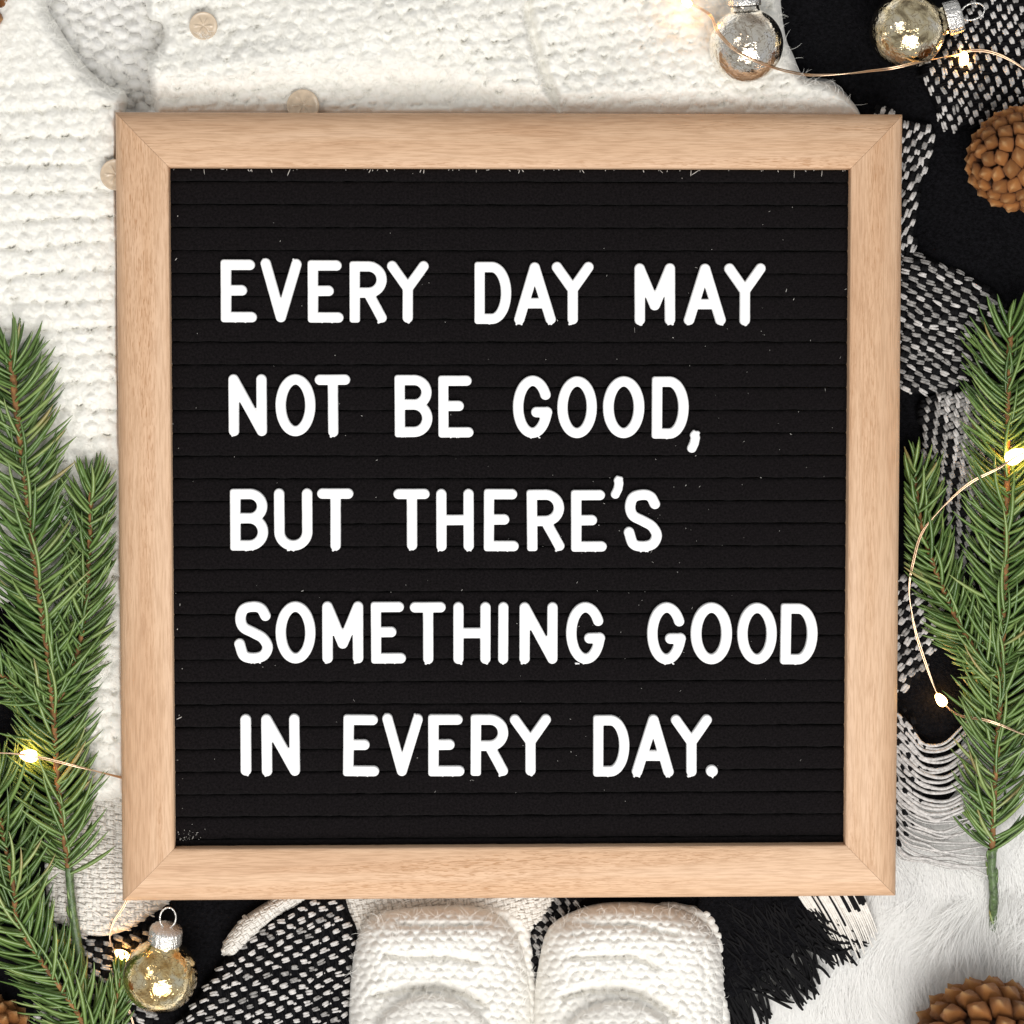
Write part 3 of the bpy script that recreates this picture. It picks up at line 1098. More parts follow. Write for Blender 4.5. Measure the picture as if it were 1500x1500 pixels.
def cloth_h(base, R, T, seed, amp=5):
    def f(x, y, d):
        h = base + roll(d, R, T) + amp * fbm(x / 110, y / 110, seed, 2) + 0.7 * fbm(x / 6, y / 6, seed + 3, 2)
        ins = sstep(0, 40, -boardsdf(x, y))
        h = h * (1 - ins) + (HB + 0.5) * ins
        return limit(x, y, h)
    return f


def weave(poly, hf, wd, fd, pw, pf, cols, seed, lw=(0.62, 0.46), fill=1.0, arch=2.2, lift=0.6, stray=0.6):
    """plain weave of separate yarn floats; wd, fd: unit directions of warp and weft in the photo plane.
    cols(i, j, x, y, top) -> material slot, or -1 for none; top True where the warp lies on top"""
    g = np.random.default_rng(seed)
    wd, fd = np.array(wd, float), np.array(fd, float)
    wd /= np.linalg.norm(wd)
    fd /= np.linalg.norm(fd)
    x0, y0, x1, y1 = poly.b
    c = np.array([(x0 + x1) / 2, (y0 + y1) / 2])
    ext = math.hypot(x1 - x0, y1 - y0) / 2 + 20
    ni, nj = int(ext / pw) + 1, int(ext / pf) + 1
    I, J = np.meshgrid(np.arange(-ni, ni + 1), np.arange(-nj, nj + 1))
    I, J = I.ravel(), J.ravel()
    X = c[0] + I * pw * fd[0] + J * pf * wd[0]
    Y = c[1] + I * pw * fd[1] + J * pf * wd[1]
    X = X + 3.5 * fbm(X / 60, Y / 60, seed, 2) + g.normal(0, 0.5, len(X))
    Y = Y + 3.5 * fbm(X / 60, Y / 60, seed + 3, 2) + g.normal(0, 0.5, len(X))
    d = poly(X, Y)
    top = (I + J) % 2 == 0
    col = cols(I, J, X, Y, top)
    ok = (d < -1.5) & (col >= 0) & (g.random(len(X)) < fill) & (boardsdf(X, Y) > -12)
    X, Y, d, top, col, I, J = (a[ok] for a in (X, Y, d, top, col, I, J))
    th = g.normal(0, 0.12, len(X))
    ax = np.where(top[:, None], wd[None], fd[None])
    ax = np.stack([ax[:, 0] * np.cos(th) - ax[:, 1] * np.sin(th), ax[:, 0] * np.sin(th) + ax[:, 1] * np.cos(th)], -1)
    half = np.where(top, pf, pw) * lw[0] * g.uniform(0.88, 1.15, len(X)) * 1.05
    wid = np.where(top, pw, pf) * lw[1] * g.uniform(0.88, 1.15, len(X))
    X0, Y0, A0, H0, W0, C0 = X, Y, ax, half, wid, col
    Xs, Ys, As, Hs, Ws, Cs = [], [], [], [], [], []
    for ply in (-1, 1):                               # every float is two plies of yarn
        tw = 0.16 + g.normal(0, 0.07, len(X0))
        a2 = np.stack([A0[:, 0] * np.cos(tw) - A0[:, 1] * np.sin(tw), A0[:, 0] * np.sin(tw) + A0[:, 1] * np.cos(tw)], -1)
        Xs.append(X0 - A0[:, 1] * ply * W0 * 0.42 + g.normal(0, .4, len(X0)))
        Ys.append(Y0 + A0[:, 0] * ply * W0 * 0.42 + g.normal(0, .4, len(X0)))
        As.append(a2); Hs.append(H0 * g.uniform(0.72, 1.05, len(X0))); Ws.append(W0 * g.uniform(0.5, 0.68, len(X0))); Cs.append(C0)
    k3 = (g.random(len(X0)) < stray) & (C0 != 1)      # and a nub of the same thread surfacing beside it
    Xs.append(X0[k3] + A0[k3, 0] * H0[k3] * 0.9 - A0[k3, 1] * W0[k3] * 1.0)
    Ys.append(Y0[k3] + A0[k3, 1] * H0[k3] * 0.9 + A0[k3, 0] * W0[k3] * 1.0)
    As.append(A0[k3]); Hs.append(W0[k3] * g.uniform(0.5, 0.8, k3.sum())); Ws.append(W0[k3] * 0.5); Cs.append(C0[k3])
    X, Y, ax, half, wid, col = (np.concatenate(t_) for t_ in (Xs, Ys, As, Hs, Ws, Cs))
    n = len(X)
    bx = np.stack([-ax[:, 1], ax[:, 0]], -1)
    ls = np.array([-1, -0.72, -0.25, 0.25, 0.72, 1.0])
    sc_ = np.array([0.42, 0.86, 1, 1, 0.86, 0.42])
    an = np.radians([-20, 35, 90, 145, 200])
    NX = X[:, None] + ax[:, 0, None] * half[:, None] * ls
    NY = Y[:, None] + ax[:, 1, None] * half[:, None] * ls
    hz = hf(NX, NY, np.maximum(-poly(NX, NY), 0)) + lift
    lat = wid[:, None, None] * sc_[None, :, None] * np.cos(an)
    hgt = (wid * 0.8)[:, None, None] * sc_[None, :, None] * np.sin(an) + arch * (1 - ls[None, :, None] ** 2) - 0.6
    VX = NX[..., None] + bx[:, 0, None, None] * lat
    VY = NY[..., None] + bx[:, 1, None, None] * lat
    VH = hz[..., None] + hgt
    ins = boardsdf(VX, VY) < 0.5
    VH = np.where(ins, np.minimum(VH, HB + 0.9), VH)
    S, k = len(ls), len(an)
    idm = np.arange(n * S * k).reshape(n, S, k)
    q = np.stack([idm[:, :-1, :-1], idm[:, 1:, :-1], idm[:, 1:, 1:], idm[:, :-1, 1:]], -1)
    mi = np.repeat(col, (S - 1) * (k - 1))
    return PW(VX, VY, VH).reshape(-1, 3), q.reshape(-1, 4), mi


YM = [M['yarn_white'], M['yarn_black'], M['yarn_grey'], M['yarn_cream']]


def patch(pts, base, R, T, seed, wv=None, cloth='black', amp=5, step=3.0, drop=14, n=5, name='cloth_fold'):
    poly = Poly(pts, n)
    hf = cloth_h(base, R, T, seed, amp)
    o = sheet(name, poly, step, hf, M[cloth], scarf, drop)
    if wv:
        v, q, mi = weave(poly, hf, seed=seed, **wv)
        y_ = mk('woven_yarn', v, q, mat=YM, parent=scarf)
        y_.data.polygons.foreach_set('material_index', mi.astype(np.int32))
        y_.data.update()
        prop(y_, kind='stuff')
    return poly, hf


def mixed(white=0, black=1):
    return lambda i, j, x, y, top: np.where(top, np.where(hsh(i, j, 3) > 0.26, white, 2), black)


def plain(a):
    return lambda i, j, x, y, top: np.full(len(i), a)


# the black ground of the scarf, right side and left/bottom
R0P, R0H = patch([(1128, -140), (1148, 40), (1160, 84), (1176, 112), (1222, 120), (1262, 172), (1276, 240), (1270, 600), (1270, 1000), (1300, 1180), (1345, 1178), (1380, 1176), (1404, 1150), (1410, 1085),
                  (1470, 1075), (1660, 1090), (1660, -140)], 14, 14, 16, 101, amp=6, step=4, name='cloth')
patch([(-150, 815), (60, 830), (150, 900), (160, 1150), (250, 1290), (400, 1285), (800, 1285), (1090, 1288), (1080, 1420), (1030, 1660), (-150, 1660)], 12, 14, 14, 103, amp=4, step=4, name='cloth')

# checked folds, right of the board
patch([(1346, 104), (1366, 150), (1388, 190), (1440, 184), (1520, 158), (1660, 110), (1660, -140), (1452, -140), (1436, -20), (1412, 22), (1374, 66)], 34, 18, 22, 105,
      dict(wd=(0.49, 0.87), fd=(0.92, -0.38), pw=13.4, pf=8.3, cols=mixed(0, 1), lw=(0.72, 0.28), stray=0.5))
patch([(1280, 168), (1326, 176), (1364, 182), (1368, 214), (1352, 270), (1344, 330), (1334, 378), (1280, 400)], 34, 14, 14, 107,
      dict(wd=(-0.22, 0.97), fd=(0.97, 0.2), pw=7.8, pf=12.5, cols=mixed(0, 1), lw=(0.58, 0.52)))
patch([(1270, 372), (1340, 370), (1396, 392), (1436, 412), (1470, 440), (1470, 500), (1436, 552), (1384, 574), (1320, 578), (1270, 582)], 36, 18, 16, 109,
      dict(wd=(0.97, 0.22), fd=(-0.16, 0.98), pw=8.4, pf=13.5, cols=lambda i, j, x, y, top: np.where(top, np.where((i % 4) == 0, 0, 2), 1), lw=(0.6, 0.42)))
patch([(1344, 592), (1400, 570), (1450, 574), (1490, 660), (1490, 860), (1410, 856), (1378, 790), (1344, 690), (1352, 640)], 34, 16, 12, 111,
      dict(wd=(0.55, 0.83), fd=(0.9, -0.4), pw=8.0, pf=11.5,
           cols=lambda i, j, x, y, top: np.where((x > 1378 + 0.30 * (y - 600)) & (y < 760), np.where(top, 0, 2), np.where(top, 2, 1))))
patch([(1270, 836), (1336, 846), (1378, 866), (1386, 900), (1372, 950), (1350, 990), (1322, 1012), (1270, 1016)], 34, 16, 12, 113,
      dict(wd=(0.45, -0.89), fd=(0.93, 0.35), pw=9.0, pf=12.5, cols=mixed(0, 1), lw=(0.56, 0.52)))

# checked folds, left of and below the board
patch([(70, 1162), (130, 1168), (235, 1158), (240, 1292), (262, 1302), (246, 1324), (218, 1342), (182, 1364), (140, 1371), (96, 1356), (70, 1330)], 30, 10, 12, 115,
      dict(wd=(0.06, 1), fd=(1, 0.0), pw=12.5, pf=7.0, cols=plain(3), lw=(0.66, 0.44), arch=1.2, stray=0), cloth='cream_cloth')
patch([(60, 1345), (130, 1372), (190, 1366), (242, 1352), (252, 1400), (230, 1470), (200, 1560), (60, 1600)], 26, 10, 8, 117,
      dict(wd=(0.98, 0.1), fd=(-0.1, 0.98), pw=9, pf=14, cols=lambda i, j, x, y, top: np.where(top, np.where(((i + j // 3) % 3) == 0, 0, 2), 1)))
patch([(500, 1280), (580, 1280), (800, 1280), (806, 1330), (760, 1372), (640, 1392), (545, 1400), (524, 1372), (508, 1336)], 26, 8, 10, 119,
      dict(wd=(0.32, 0.95), fd=(0.94, -0.3), pw=9, pf=7.0, cols=plain(3), lw=(0.66, 0.44), arch=1.2, stray=0), cloth='cream_cloth')
patch([(470, 1270), (500, 1300), (511, 1334), (524, 1368), (516, 1430), (512, 1500), (512, 1640), (190, 1640), (236, 1540), (268, 1488), (304, 1436), (340, 1394), (392, 1350), (436, 1322)], 34, 24, 26, 121,
      dict(wd=(0.86, -0.5), fd=(0.35, 0.94), pw=14, pf=8.8, cols=mixed(0, 1), lw=(0.70, 0.26), stray=0.5))
patch([(326, 1394), (330, 1376), (350, 1350), (376, 1330), (410, 1310), (440, 1298), (470, 1290), (486, 1304), (470, 1319), (432, 1330), (404, 1346), (374, 1374), (346, 1402)], 36, 20, 30, 123,
      dict(wd=(0.75, -0.6), fd=(0.6, 0.75), pw=6, pf=8.0, cols=plain(3), lw=(0.7, 0.46), arch=0.8, stray=0), cloth='cream_cloth', step=2)
patch([(772, 1280), (880, 1280), (862, 1318), (830, 1340), (804, 1372), (790, 1420), (776, 1420), (778, 1350)], 30, 8, 8, 125,
      dict(wd=(0.8, 0.6), fd=(-0.6, 0.8), pw=8, pf=11.5, cols=lambda i, j, x, y, top: np.where(top, 2, 1)))

# ---- fringes
# white warp ends bowing out beside the board's lower right corner
cs, rs = [], []
g = np.random.default_rng(4)
for i in range(27):
    s = i / 26
    y0 = 1052 + 190 * s + g.normal(0, 1.2)
    p = np.array([(1304, y0 - 14), (1326 + 6 * (1 - s), y0 + 12 + g.normal(0, 1)), (1352 + 6 * s, y0 + 36 - 16 * s + g.normal(0, 1.2)),
                  (1382 + 8 * s, y0 + 43 - 6 * (1 - s) - 20 * s + g.normal(0, 1.5)), (1408 + 14 * s, y0 + 26 - 8 * (1 - s) - 10 * s + g.normal(0, 2)), (1428 + 22 * s, y0 - 6 + 6 * s + g.normal(0, 3))])
    if s > 0.6:
        k_ = (s - 0.6) / 0.4
        p[3:, 1] += np.array([4, 16, 42]) * k_ + g.normal(0, 2, 3)
        p[3:, 0] += g.normal(0, 4, 3)
        p[1:, 1] += g.normal(0, 2)
    c2 = smooth_open(p, 6)
    hh = 43 + 5 * np.sin(np.linspace(0, 3, len(c2))) + g.normal(0, 1.2)
    hh = limit(c2[:, 0], c2[:, 1], hh)
    cs.append(PW(c2[:, 0], c2[:, 1], hh))
    rs.append(np.linspace(1, 0.55, len(c2)) * (g.uniform(2.9, 3.8) if s < 0.62 else g.uniform(1.8, 2.6)) * U)
    if s > 0.55:
        c3 = c2 + [g.normal(0, 3), 4 + g.normal(0, 2)]
        cs.append(PW(c3[:, 0], c3[:, 1], limit(c3[:, 0], c3[:, 1], hh - 3)))
        rs.append(np.linspace(1, 0.4, len(c2)) * 1.3 * U)
v, q = tubes(np.array(cs), np.array(rs), 6)
prop(mk('white_fringe', v, q, mat=M['yarn_white'], parent=scarf), kind='stuff')
# dark weft showing between them near the board
pl = Poly([(1290, 1010), (1330, 1032), (1352, 1078), (1380, 1106), (1372, 1140), (1352, 1180), (1330, 1230), (1300, 1262), (1290, 1262)])
v, q, mi = weave(pl, lambda x, y, d: limit(x, y, 45 + 0 * x), wd=(0.62, 0.78), fd=(0.55, -0.83), pw=9.5, pf=11, cols=lambda i, j, x, y, top: np.where(top, 1, -1), seed=127, lw=(0.5, 0.36), arch=2.6, stray=0)
o = mk('woven_yarn', v, q, mat=YM, parent=scarf)
o.data.polygons.foreach_set('material_index', mi.astype(np.int32))
prop(o, kind='stuff')

# black tassel below the board
patch([(1030, 1280), (1186, 1280), (1196, 1330), (1208, 1356), (1212, 1374), (1190, 1386), (1168, 1390), (1150, 1410), (1122, 1426), (1100, 1448), (1078, 1462), (1062, 1462), (1040, 1420)], 30, 8, 10, 129, amp=3, step=3)
cs, rs = [], []
edge = smooth_open([(1214, 1356), (1206, 1380), (1184, 1388), (1160, 1410), (1132, 1424), (1108, 1446), (1084, 1462), (1062, 1466)], 12)
bundles = 17
for b_ in range(bundles):
    s = b_ / (bundles - 1)
    e0 = edge[int(s * (len(edge) - 1))]
    ang0 = 0.74 + 0.20 * s + g.normal(0, 0.20)
    L0 = g.uniform(38, 62) * (0.8 if 0.12 < s < 0.3 else 1.0)
    tip = e0 + np.array([math.cos(ang0), math.sin(ang0)]) * L0
    for k_ in range(g.integers(4, 8)):
        e = e0 + g.normal(0, 6.5, 2)
        t_ = tip + g.normal(0, 5.5, 2) * (1 if k_ else 2.2)
        st = e - (t_ - e) / np.linalg.norm(t_ - e) * 26
        d_ = t_ - st
        nrm = np.array([-d_[1], d_[0]]) / np.linalg.norm(d_)
        bow, wig, ph_ = g.normal(0, 6), g.normal(0, 2.2), g.uniform(0, 6)
        kk = np.linspace(0, 1, 15)
        c2 = st + d_ * kk[:, None] + nrm * (bow * np.sin(np.pi * kk) + wig * np.sin(kk * 7 + ph_))[:, None]
        hh = np.linspace(41, 21, 15) + g.normal(0, 2.5) + g.normal(0, .5, 15)
        cs.append(PW(c2[:, 0], c2[:, 1], hh))
        rs.append(g.uniform(1.9, 2.8) * np.concatenate([np.ones(12), [1.05, 0.95, 0.6]]) * U)
# fibres lying on the black cloth itself
for i in range(130):
    x, y_ = g.uniform(1060, 1200), g.uniform(1318, 1430)
    if y_ > 1470 - (x - 1060) * 0.62:
        continue
    a = g.normal(0.95, 0.2)
    Ln = g.uniform(20, 46)
    k = np.linspace(0, 1, 15)
    c2 = np.stack([x + math.cos(a) * Ln * k + 2 * np.sin(k * 5 + i), y_ + math.sin(a) * Ln * k], -1)
    cs.append(PW(c2[:, 0], c2[:, 1], limit(c2[:, 0], c2[:, 1], 42.5 + 0 * k)))
    rs.append(np.full(15, g.uniform(1.2, 2.2)) * np.sin(np.pi * (0.08 + 0.84 * k)) * U)
v, q = tubes(np.array(cs), np.array(rs), 6)
prop(mk('black_fringe', v, q, mat=M['yarn_black'], parent=scarf), kind='stuff')
# white and black striped fringe by the corner
cs, rs, cb, rb = [], [], [], []
for i in range(26):
    s = i / 25
    x = 1172 + 92 * s
    Ln = 118 - 46 * s + g.normal(0, 8)
    k = np.linspace(0, 1, 13)
    a = 0.98 + 0.10 * s + 0.16 * k
    c2 = np.stack([x - 6 + np.cumsum(np.cos(a)) * Ln / 12.5, 1304 + np.cumsum(np.sin(a)) * Ln / 12.5], -1)
    hh = limit(c2[:, 0], c2[:, 1], 46 - 22 * k + g.normal(0, 1.0))
    cs.append(PW(c2[:, 0], c2[:, 1], hh))
    rs.append(np.linspace(1, 0.45, 13) * g.uniform(2.2, 2.9) * U)
    if i in (4, 6, 9, 11, 16, 17, 19, 20, 22, 23, 24):
        c3 = c2 + [2.6, -1.0]
        m = 7 if i < 14 else (5 if i < 22 else 4)
        kk = np.linspace(0, m - 1, 13)
        c3 = np.stack([np.interp(kk, np.arange(13), c3[:, 0]), np.interp(kk, np.arange(13), c3[:, 1])], -1)
        cb.append(PW(c3[:, 0], c3[:, 1], limit(c3[:, 0], c3[:, 1], np.interp(kk, np.arange(13), hh) + 1.6)))
        rb.append(np.full(13, 1.6 if i < 14 else 3.0) * U)
v, q = tubes(np.array(cs), np.array(rs), 6)
prop(mk('white_fringe', v, q, mat=M['yarn_cream'], parent=scarf), kind='stuff')
v, q = tubes(np.array(cb), np.array(rb), 6)
prop(mk('black_fringe', v, q, mat=M['yarn_black'], parent=scarf), kind='stuff')

# ================================================================== BOOTIES
def bootie(pts, label, lines, toe, rim, seed, back):
    poly = Poly(pts)
    c = poly.p.mean(0)
    g0 = PW(c[0], c[1], 26)
    root = thing('knitted_bootie', label, 'bootie', g0, 'pair of white knitted booties')

    def hf(x, y, d):
        h = 30 + roll(d, 66, 88)
        yy = y + 10 * np.cos((x - c[0]) / 130 * 1.5)
        for (pl_, dep, wd_) in lines:
            dl = line_dist(x, y, pl_)
            s = 0
            h -= dep * np.exp(-(dl / wd_) ** 2)
            h += 0.25 * dep * np.exp(-((dl - 15) / 9) ** 2)
        tx, ty, ra, rb_ = toe
        q_ = 1 - ((x - tx) / ra) ** 2 - ((y - ty) / rb_) ** 2
        h += 52 * np.sqrt(np.clip(q_, 0, 1)) * sstep(0, 0.25, q_)
        rd = line_dist(x, y, rim)
        h -= 4.5 * np.exp(-(rd / 4) ** 2)
        ang = np.arctan2(y - (c[1] + 30), x - c[0])
        intoe = sstep(0.02, 0.3, q_)
        k_ = (1 - 0.7 * intoe) * sstep(0, 8, d)
        xw = x + 3 * vn(x / 40, y / 40, seed + 2)
        tex = 7 * (k_ * 0.8 + 0.2) * (stitches(xw, yy, 15.5, 11.0, seed, fx=0.56, fy=0.61, tilt=0.4, jit=0.13, ply=0.07) - 0.85)
        tex += 0.7 * fbm(x / 7, y / 6, seed + 4, 3) + 2.2 * np.sin(ang * 62) * sstep(9, 0, d)
        return textured(x, y, h, tex, 1.6)

    sheet('foot', poly, 1.6, hf, M['bootie'], root, 30)
    # the sole's edge, peeping out beside the foot
    sp = Poly(back)
    sheet('sole', sp, 2.2, lambda x, y, d: limit(x, y, 26 + roll(d, 14, 22) + 7 * (stitches(x, y, 14, 11, seed + 3, fx=0.55, fy=0.6) - 0.8), 1.6), M['bootie'], root, 10)
    v, q = fuzz([(poly, hf, 1.0)], 2400, seed, 3.0)
    prop(mk('fuzz', v, q, mat=M['bootie'], parent=root), kind='stuff')
    return root


bootie([(512, 1640), (510, 1520), (511, 1470), (514, 1425), (522, 1376), (534, 1350), (556, 1337), (590, 1330), (650, 1326), (694, 1327), (724, 1336), (746, 1353), (763, 1380), (773, 1418), (778, 1466), (780, 1560), (778, 1640), (650, 1668)],
       'white knitted bootie lying against the cream and checked cloth', [([(582, 1354), (630, 1357), (716, 1354)], 8, 4), ([(564, 1398), (600, 1403), (660, 1402), (698, 1410)], 11, 4),
        ([(552, 1457), (590, 1449), (640, 1446), (680, 1454), (708, 1470)], 14, 4.5)], (632, 1545, 100, 92), [(748, 1372), (744, 1420), (742, 1500), (742, 1600)], 201,
       [(640, 1640), (640, 1400), (690, 1330), (740, 1328), (768, 1344), (781, 1378), (785, 1430), (786, 1640)])
bootie([(782, 1640), (781, 1500), (783, 1450), (790, 1400), (800, 1364), (818, 1346), (852, 1330), (890, 1322), (940, 1322), (990, 1328), (1026, 1344), (1048, 1368), (1058, 1400), (1061, 1440), (1060, 1500), (1058, 1560), (1060, 1640), (920, 1668)],
       'white knitted bootie lying against the black tassel', [([(836, 1352), (880, 1354), (930, 1354), (990, 1369)], 8, 4), ([(838, 1402), (880, 1402), (930, 1400), (962, 1416)], 11, 4),
        ([(826, 1460), (860, 1450), (910, 1449), (940, 1456), (988, 1484)], 14, 4.5)], (905, 1550, 98, 88), [(1030, 1384), (1034, 1440), (1034, 1600)], 231,
       [(930, 1640), (930, 1400), (960, 1326), (1010, 1326), (1042, 1334), (1058, 1362), (1064, 1420), (1064, 1640)])

# ================================================================== BAUBLES
def bauble(label, px, py, r, hbase, axis, mat, glass, neck=True):
    """axis points from the ball to its cap (world)"""
    a = np.array(axis, float)
    a /= np.linalg.norm(a)
    c = PW(px, py, hbase + r)
    root = thing('bauble', label, 'bauble', (c[0], c[1], hbase * U), 'glass baubles')
    R = r * U
    pr = []
    for th in np.linspace(math.pi, 0.44, 34):
        pr.append((max(R * math.sin(th), 1e-6), R * math.cos(th)))
    x0, z0 = pr[-1]
    pr += [(x0 * 0.93, z0 + 0.07 * R), (x0 * 0.88, z0 + 0.16 * R), (x0 * 0.86, z0 + 0.26 * R)]
    v, q = lathe(pr, c, a, 56)
    mk('glass_ball', v, q, mat=glass, parent=root)
    cz = z0 + 0.13 * R
    cr = x0 * 1.02
    seg = 64
    prc = [(cr * 1.0, cz), (cr * 1.04, cz + 0.02 * R), (cr * 1.0, cz + 0.09 * R), (cr * 0.99, cz + 0.34 * R), (cr * 0.93, cz + 0.41 * R), (cr * 0.3, cz + 0.45 * R), (1e-6, cz + 0.45 * R)]
    v, q = lathe(prc, c, a, seg)
    # crimped skirt
    V = v.reshape(len(prc), seg, 3)
    axc = c + a * cz
    for k in range(2, 5):
        off = V[k] - (c + a * np.dot(V[k][0] - c, a))
        V[k] += off * (0.03 * np.sin(np.arange(seg) * 2 * np.pi / seg * 18))[:, None]
    cap = mk('cap', V.reshape(-1, 3), q, mat=M['cap'], parent=root)
    # wire loop standing out of the cap
    side = np.cross(a, [0, 0, 1.0])
    side /= np.linalg.norm(side)
    th = np.linspace(0, 2 * math.pi, 40)
    lc = c + a * (cz + 0.45 * R + 0.27 * R)
    pts = lc + np.outer(np.cos(th) * 0.31 * R, a) + np.outer(np.sin(th) * 0.21 * R, side)
    tube_obj('loop', pts, 1.35 * U, M['cap'], root, 6)
    return root


bauble('smoky silver glass bauble on the cream cardigan', 1093, 66, 54, 74, (-0.06, 1.0, 0.12), None, glass_mat('silver_glass', (1.0, 0.98, 0.95), (0.56, 0.46, 0.36), (1.0, 0.92, 0.78)))
bauble('pale gold speckled glass bauble on the black cloth at the checked fold', 1329, 45, 56, 34, (1.0, 0.28, 0.16), None, glass_mat('pale_gold_glass', (0.96, 0.89, 0.74), (0.22, 0.16, 0.08), (0.86, 0.72, 0.44)))
bauble('gold glass bauble with upright wire loop beside the big checked fold', 235, 1429, 56, 34, (0.16, 1.0, 0.30), None, glass_mat('gold_glass', (1.0, 0.92, 0.66), (0.62, 0.36, 0.10), (1.0, 0.74, 0.34)))

# ================================================================== PINE CONES
def scale_mesh():
    """one woody scale: a keeled rhombic shield on a narrowing shaft"""
    out = [(0.0, -0.58), (0.36, -0.33), (0.64, 0.0), (0.36, 0.31), (0.0, 0.52), (-0.36, 0.31), (-0.64, 0.0), (-0.36, -0.33)]
    k = 8
    V = [(x * 0.5, y_ * 0.5 - 0.1, -1.1) for x, y_ in out]
    V += [(x * 0.88, y_ * 0.88, -0.30) for x, y_ in out]
    V += [(x, y_, -0.10) for x, y_ in out]
    V += [(x * 0.84, y_ * 0.80, 0.08) for x, y_ in out]
    V += [(x * 0.40, y_ * 0.26 + 0.04, 0.27 - 0.06 * abs(x)) for x, y_ in out]
    V += [(0, 0.05, 0.46)]
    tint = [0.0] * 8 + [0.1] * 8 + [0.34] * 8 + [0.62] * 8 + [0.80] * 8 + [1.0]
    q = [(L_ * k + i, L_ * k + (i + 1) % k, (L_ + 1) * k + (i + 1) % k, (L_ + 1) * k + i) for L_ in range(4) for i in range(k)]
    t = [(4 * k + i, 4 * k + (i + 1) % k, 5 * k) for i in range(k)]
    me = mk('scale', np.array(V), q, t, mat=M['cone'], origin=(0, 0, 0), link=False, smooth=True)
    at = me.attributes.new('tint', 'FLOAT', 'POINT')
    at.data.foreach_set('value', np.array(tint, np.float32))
    return me


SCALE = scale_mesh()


def pine_cone(label, px, py, hc, ra, rb, axis, n, size, open_=0.0, seed=0):
    """ra along the axis, rb across (in U); apex at +axis"""
    g = np.random.default_rng(seed)
    c = PW(px, py, hc)
    root = thing('pine_cone', label, 'pine cone', (c[0], c[1], c[2] - rb * U), 'brown pine cones')
    a = Vector(axis).normalized()
    qt = a.to_track_quat('Z', 'Y')
    pr = [(max(rb * 0.86 * U * math.sin(t), 1e-6), -ra * 0.86 * U * math.cos(t)) for t in np.linspace(0.02, math.pi - 0.02, 18)]
    v, q = lathe(pr, c, axis, 24)
    mk('core', v, q, mat=M['cone_dark'], parent=root)
    ga = math.pi * (3 - math.sqrt(5))
    for i in range(n):
        z = 1 - 1.86 * (i + 0.5) / n
        rr = math.sqrt(max(0, 1 - z * z))
        ph = i * ga
        p = Vector((rb * rr * math.cos(ph), rb * rr * math.sin(ph), ra * z)) * U
        nrm = Vector((rr * math.cos(ph) / rb, rr * math.sin(ph) / rb, z / ra)).normalized()
        nrm = (nrm + Vector((0, 0, 1)) * (0.25 + open_) * (rr)).normalized()
        up = Vector((0, 0, 1)) - nrm * nrm.z
        if up.length < 1e-3:
            up = Vector((1, 0, 0))
        up.normalize()
        xr = up.cross(nrm)
        m = Matrix((xr, up, nrm)).transposed()
        s = size * (0.92 + 0.10 * rr) * U * g.uniform(0.92, 1.08)
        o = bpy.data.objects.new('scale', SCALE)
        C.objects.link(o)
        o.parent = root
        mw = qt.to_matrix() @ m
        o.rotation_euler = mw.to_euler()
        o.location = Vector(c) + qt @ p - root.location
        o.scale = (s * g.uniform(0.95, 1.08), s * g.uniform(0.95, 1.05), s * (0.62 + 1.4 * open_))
    return root


pine_cone('rounded brown pine cone on black cloth under the checked fold', 1503, 232, 92, 92, 74, (-0.80, -0.20, 0.55), 140, 24.6, 0.10, 1)
pine_cone('dark brown pine cone sunk in the white fur', 1447, 1546, 88, 116, 104, (-0.52, 0.15, 0.62), 112, 34, 0.6, 2)
pine_cone('dark pine cone half hidden under the lower fir sprig', -16, 1522, 52, 64, 54, (0.5, 0.5, 0.6), 80, 26, 0.4, 3)
pine_cone('pine cone tucked behind the cardigan sleeve corner', -54, 14, 58, 66, 56, (0.75, 0.1, 0.5), 80, 25, 0.3, 4)

# ================================================================== FIR BRANCHES
def path3(p, n=10):
    p = np.array(p, float)
    return np.stack([smooth_open(p[:, [0, 1]], n)[:, 0], smooth_open(p[:, [0, 1]], n)[:, 1], smooth_open(np.stack([p[:, 2], p[:, 2]], -1), n)[:, 0]], -1)


def clampx(x):
    return x


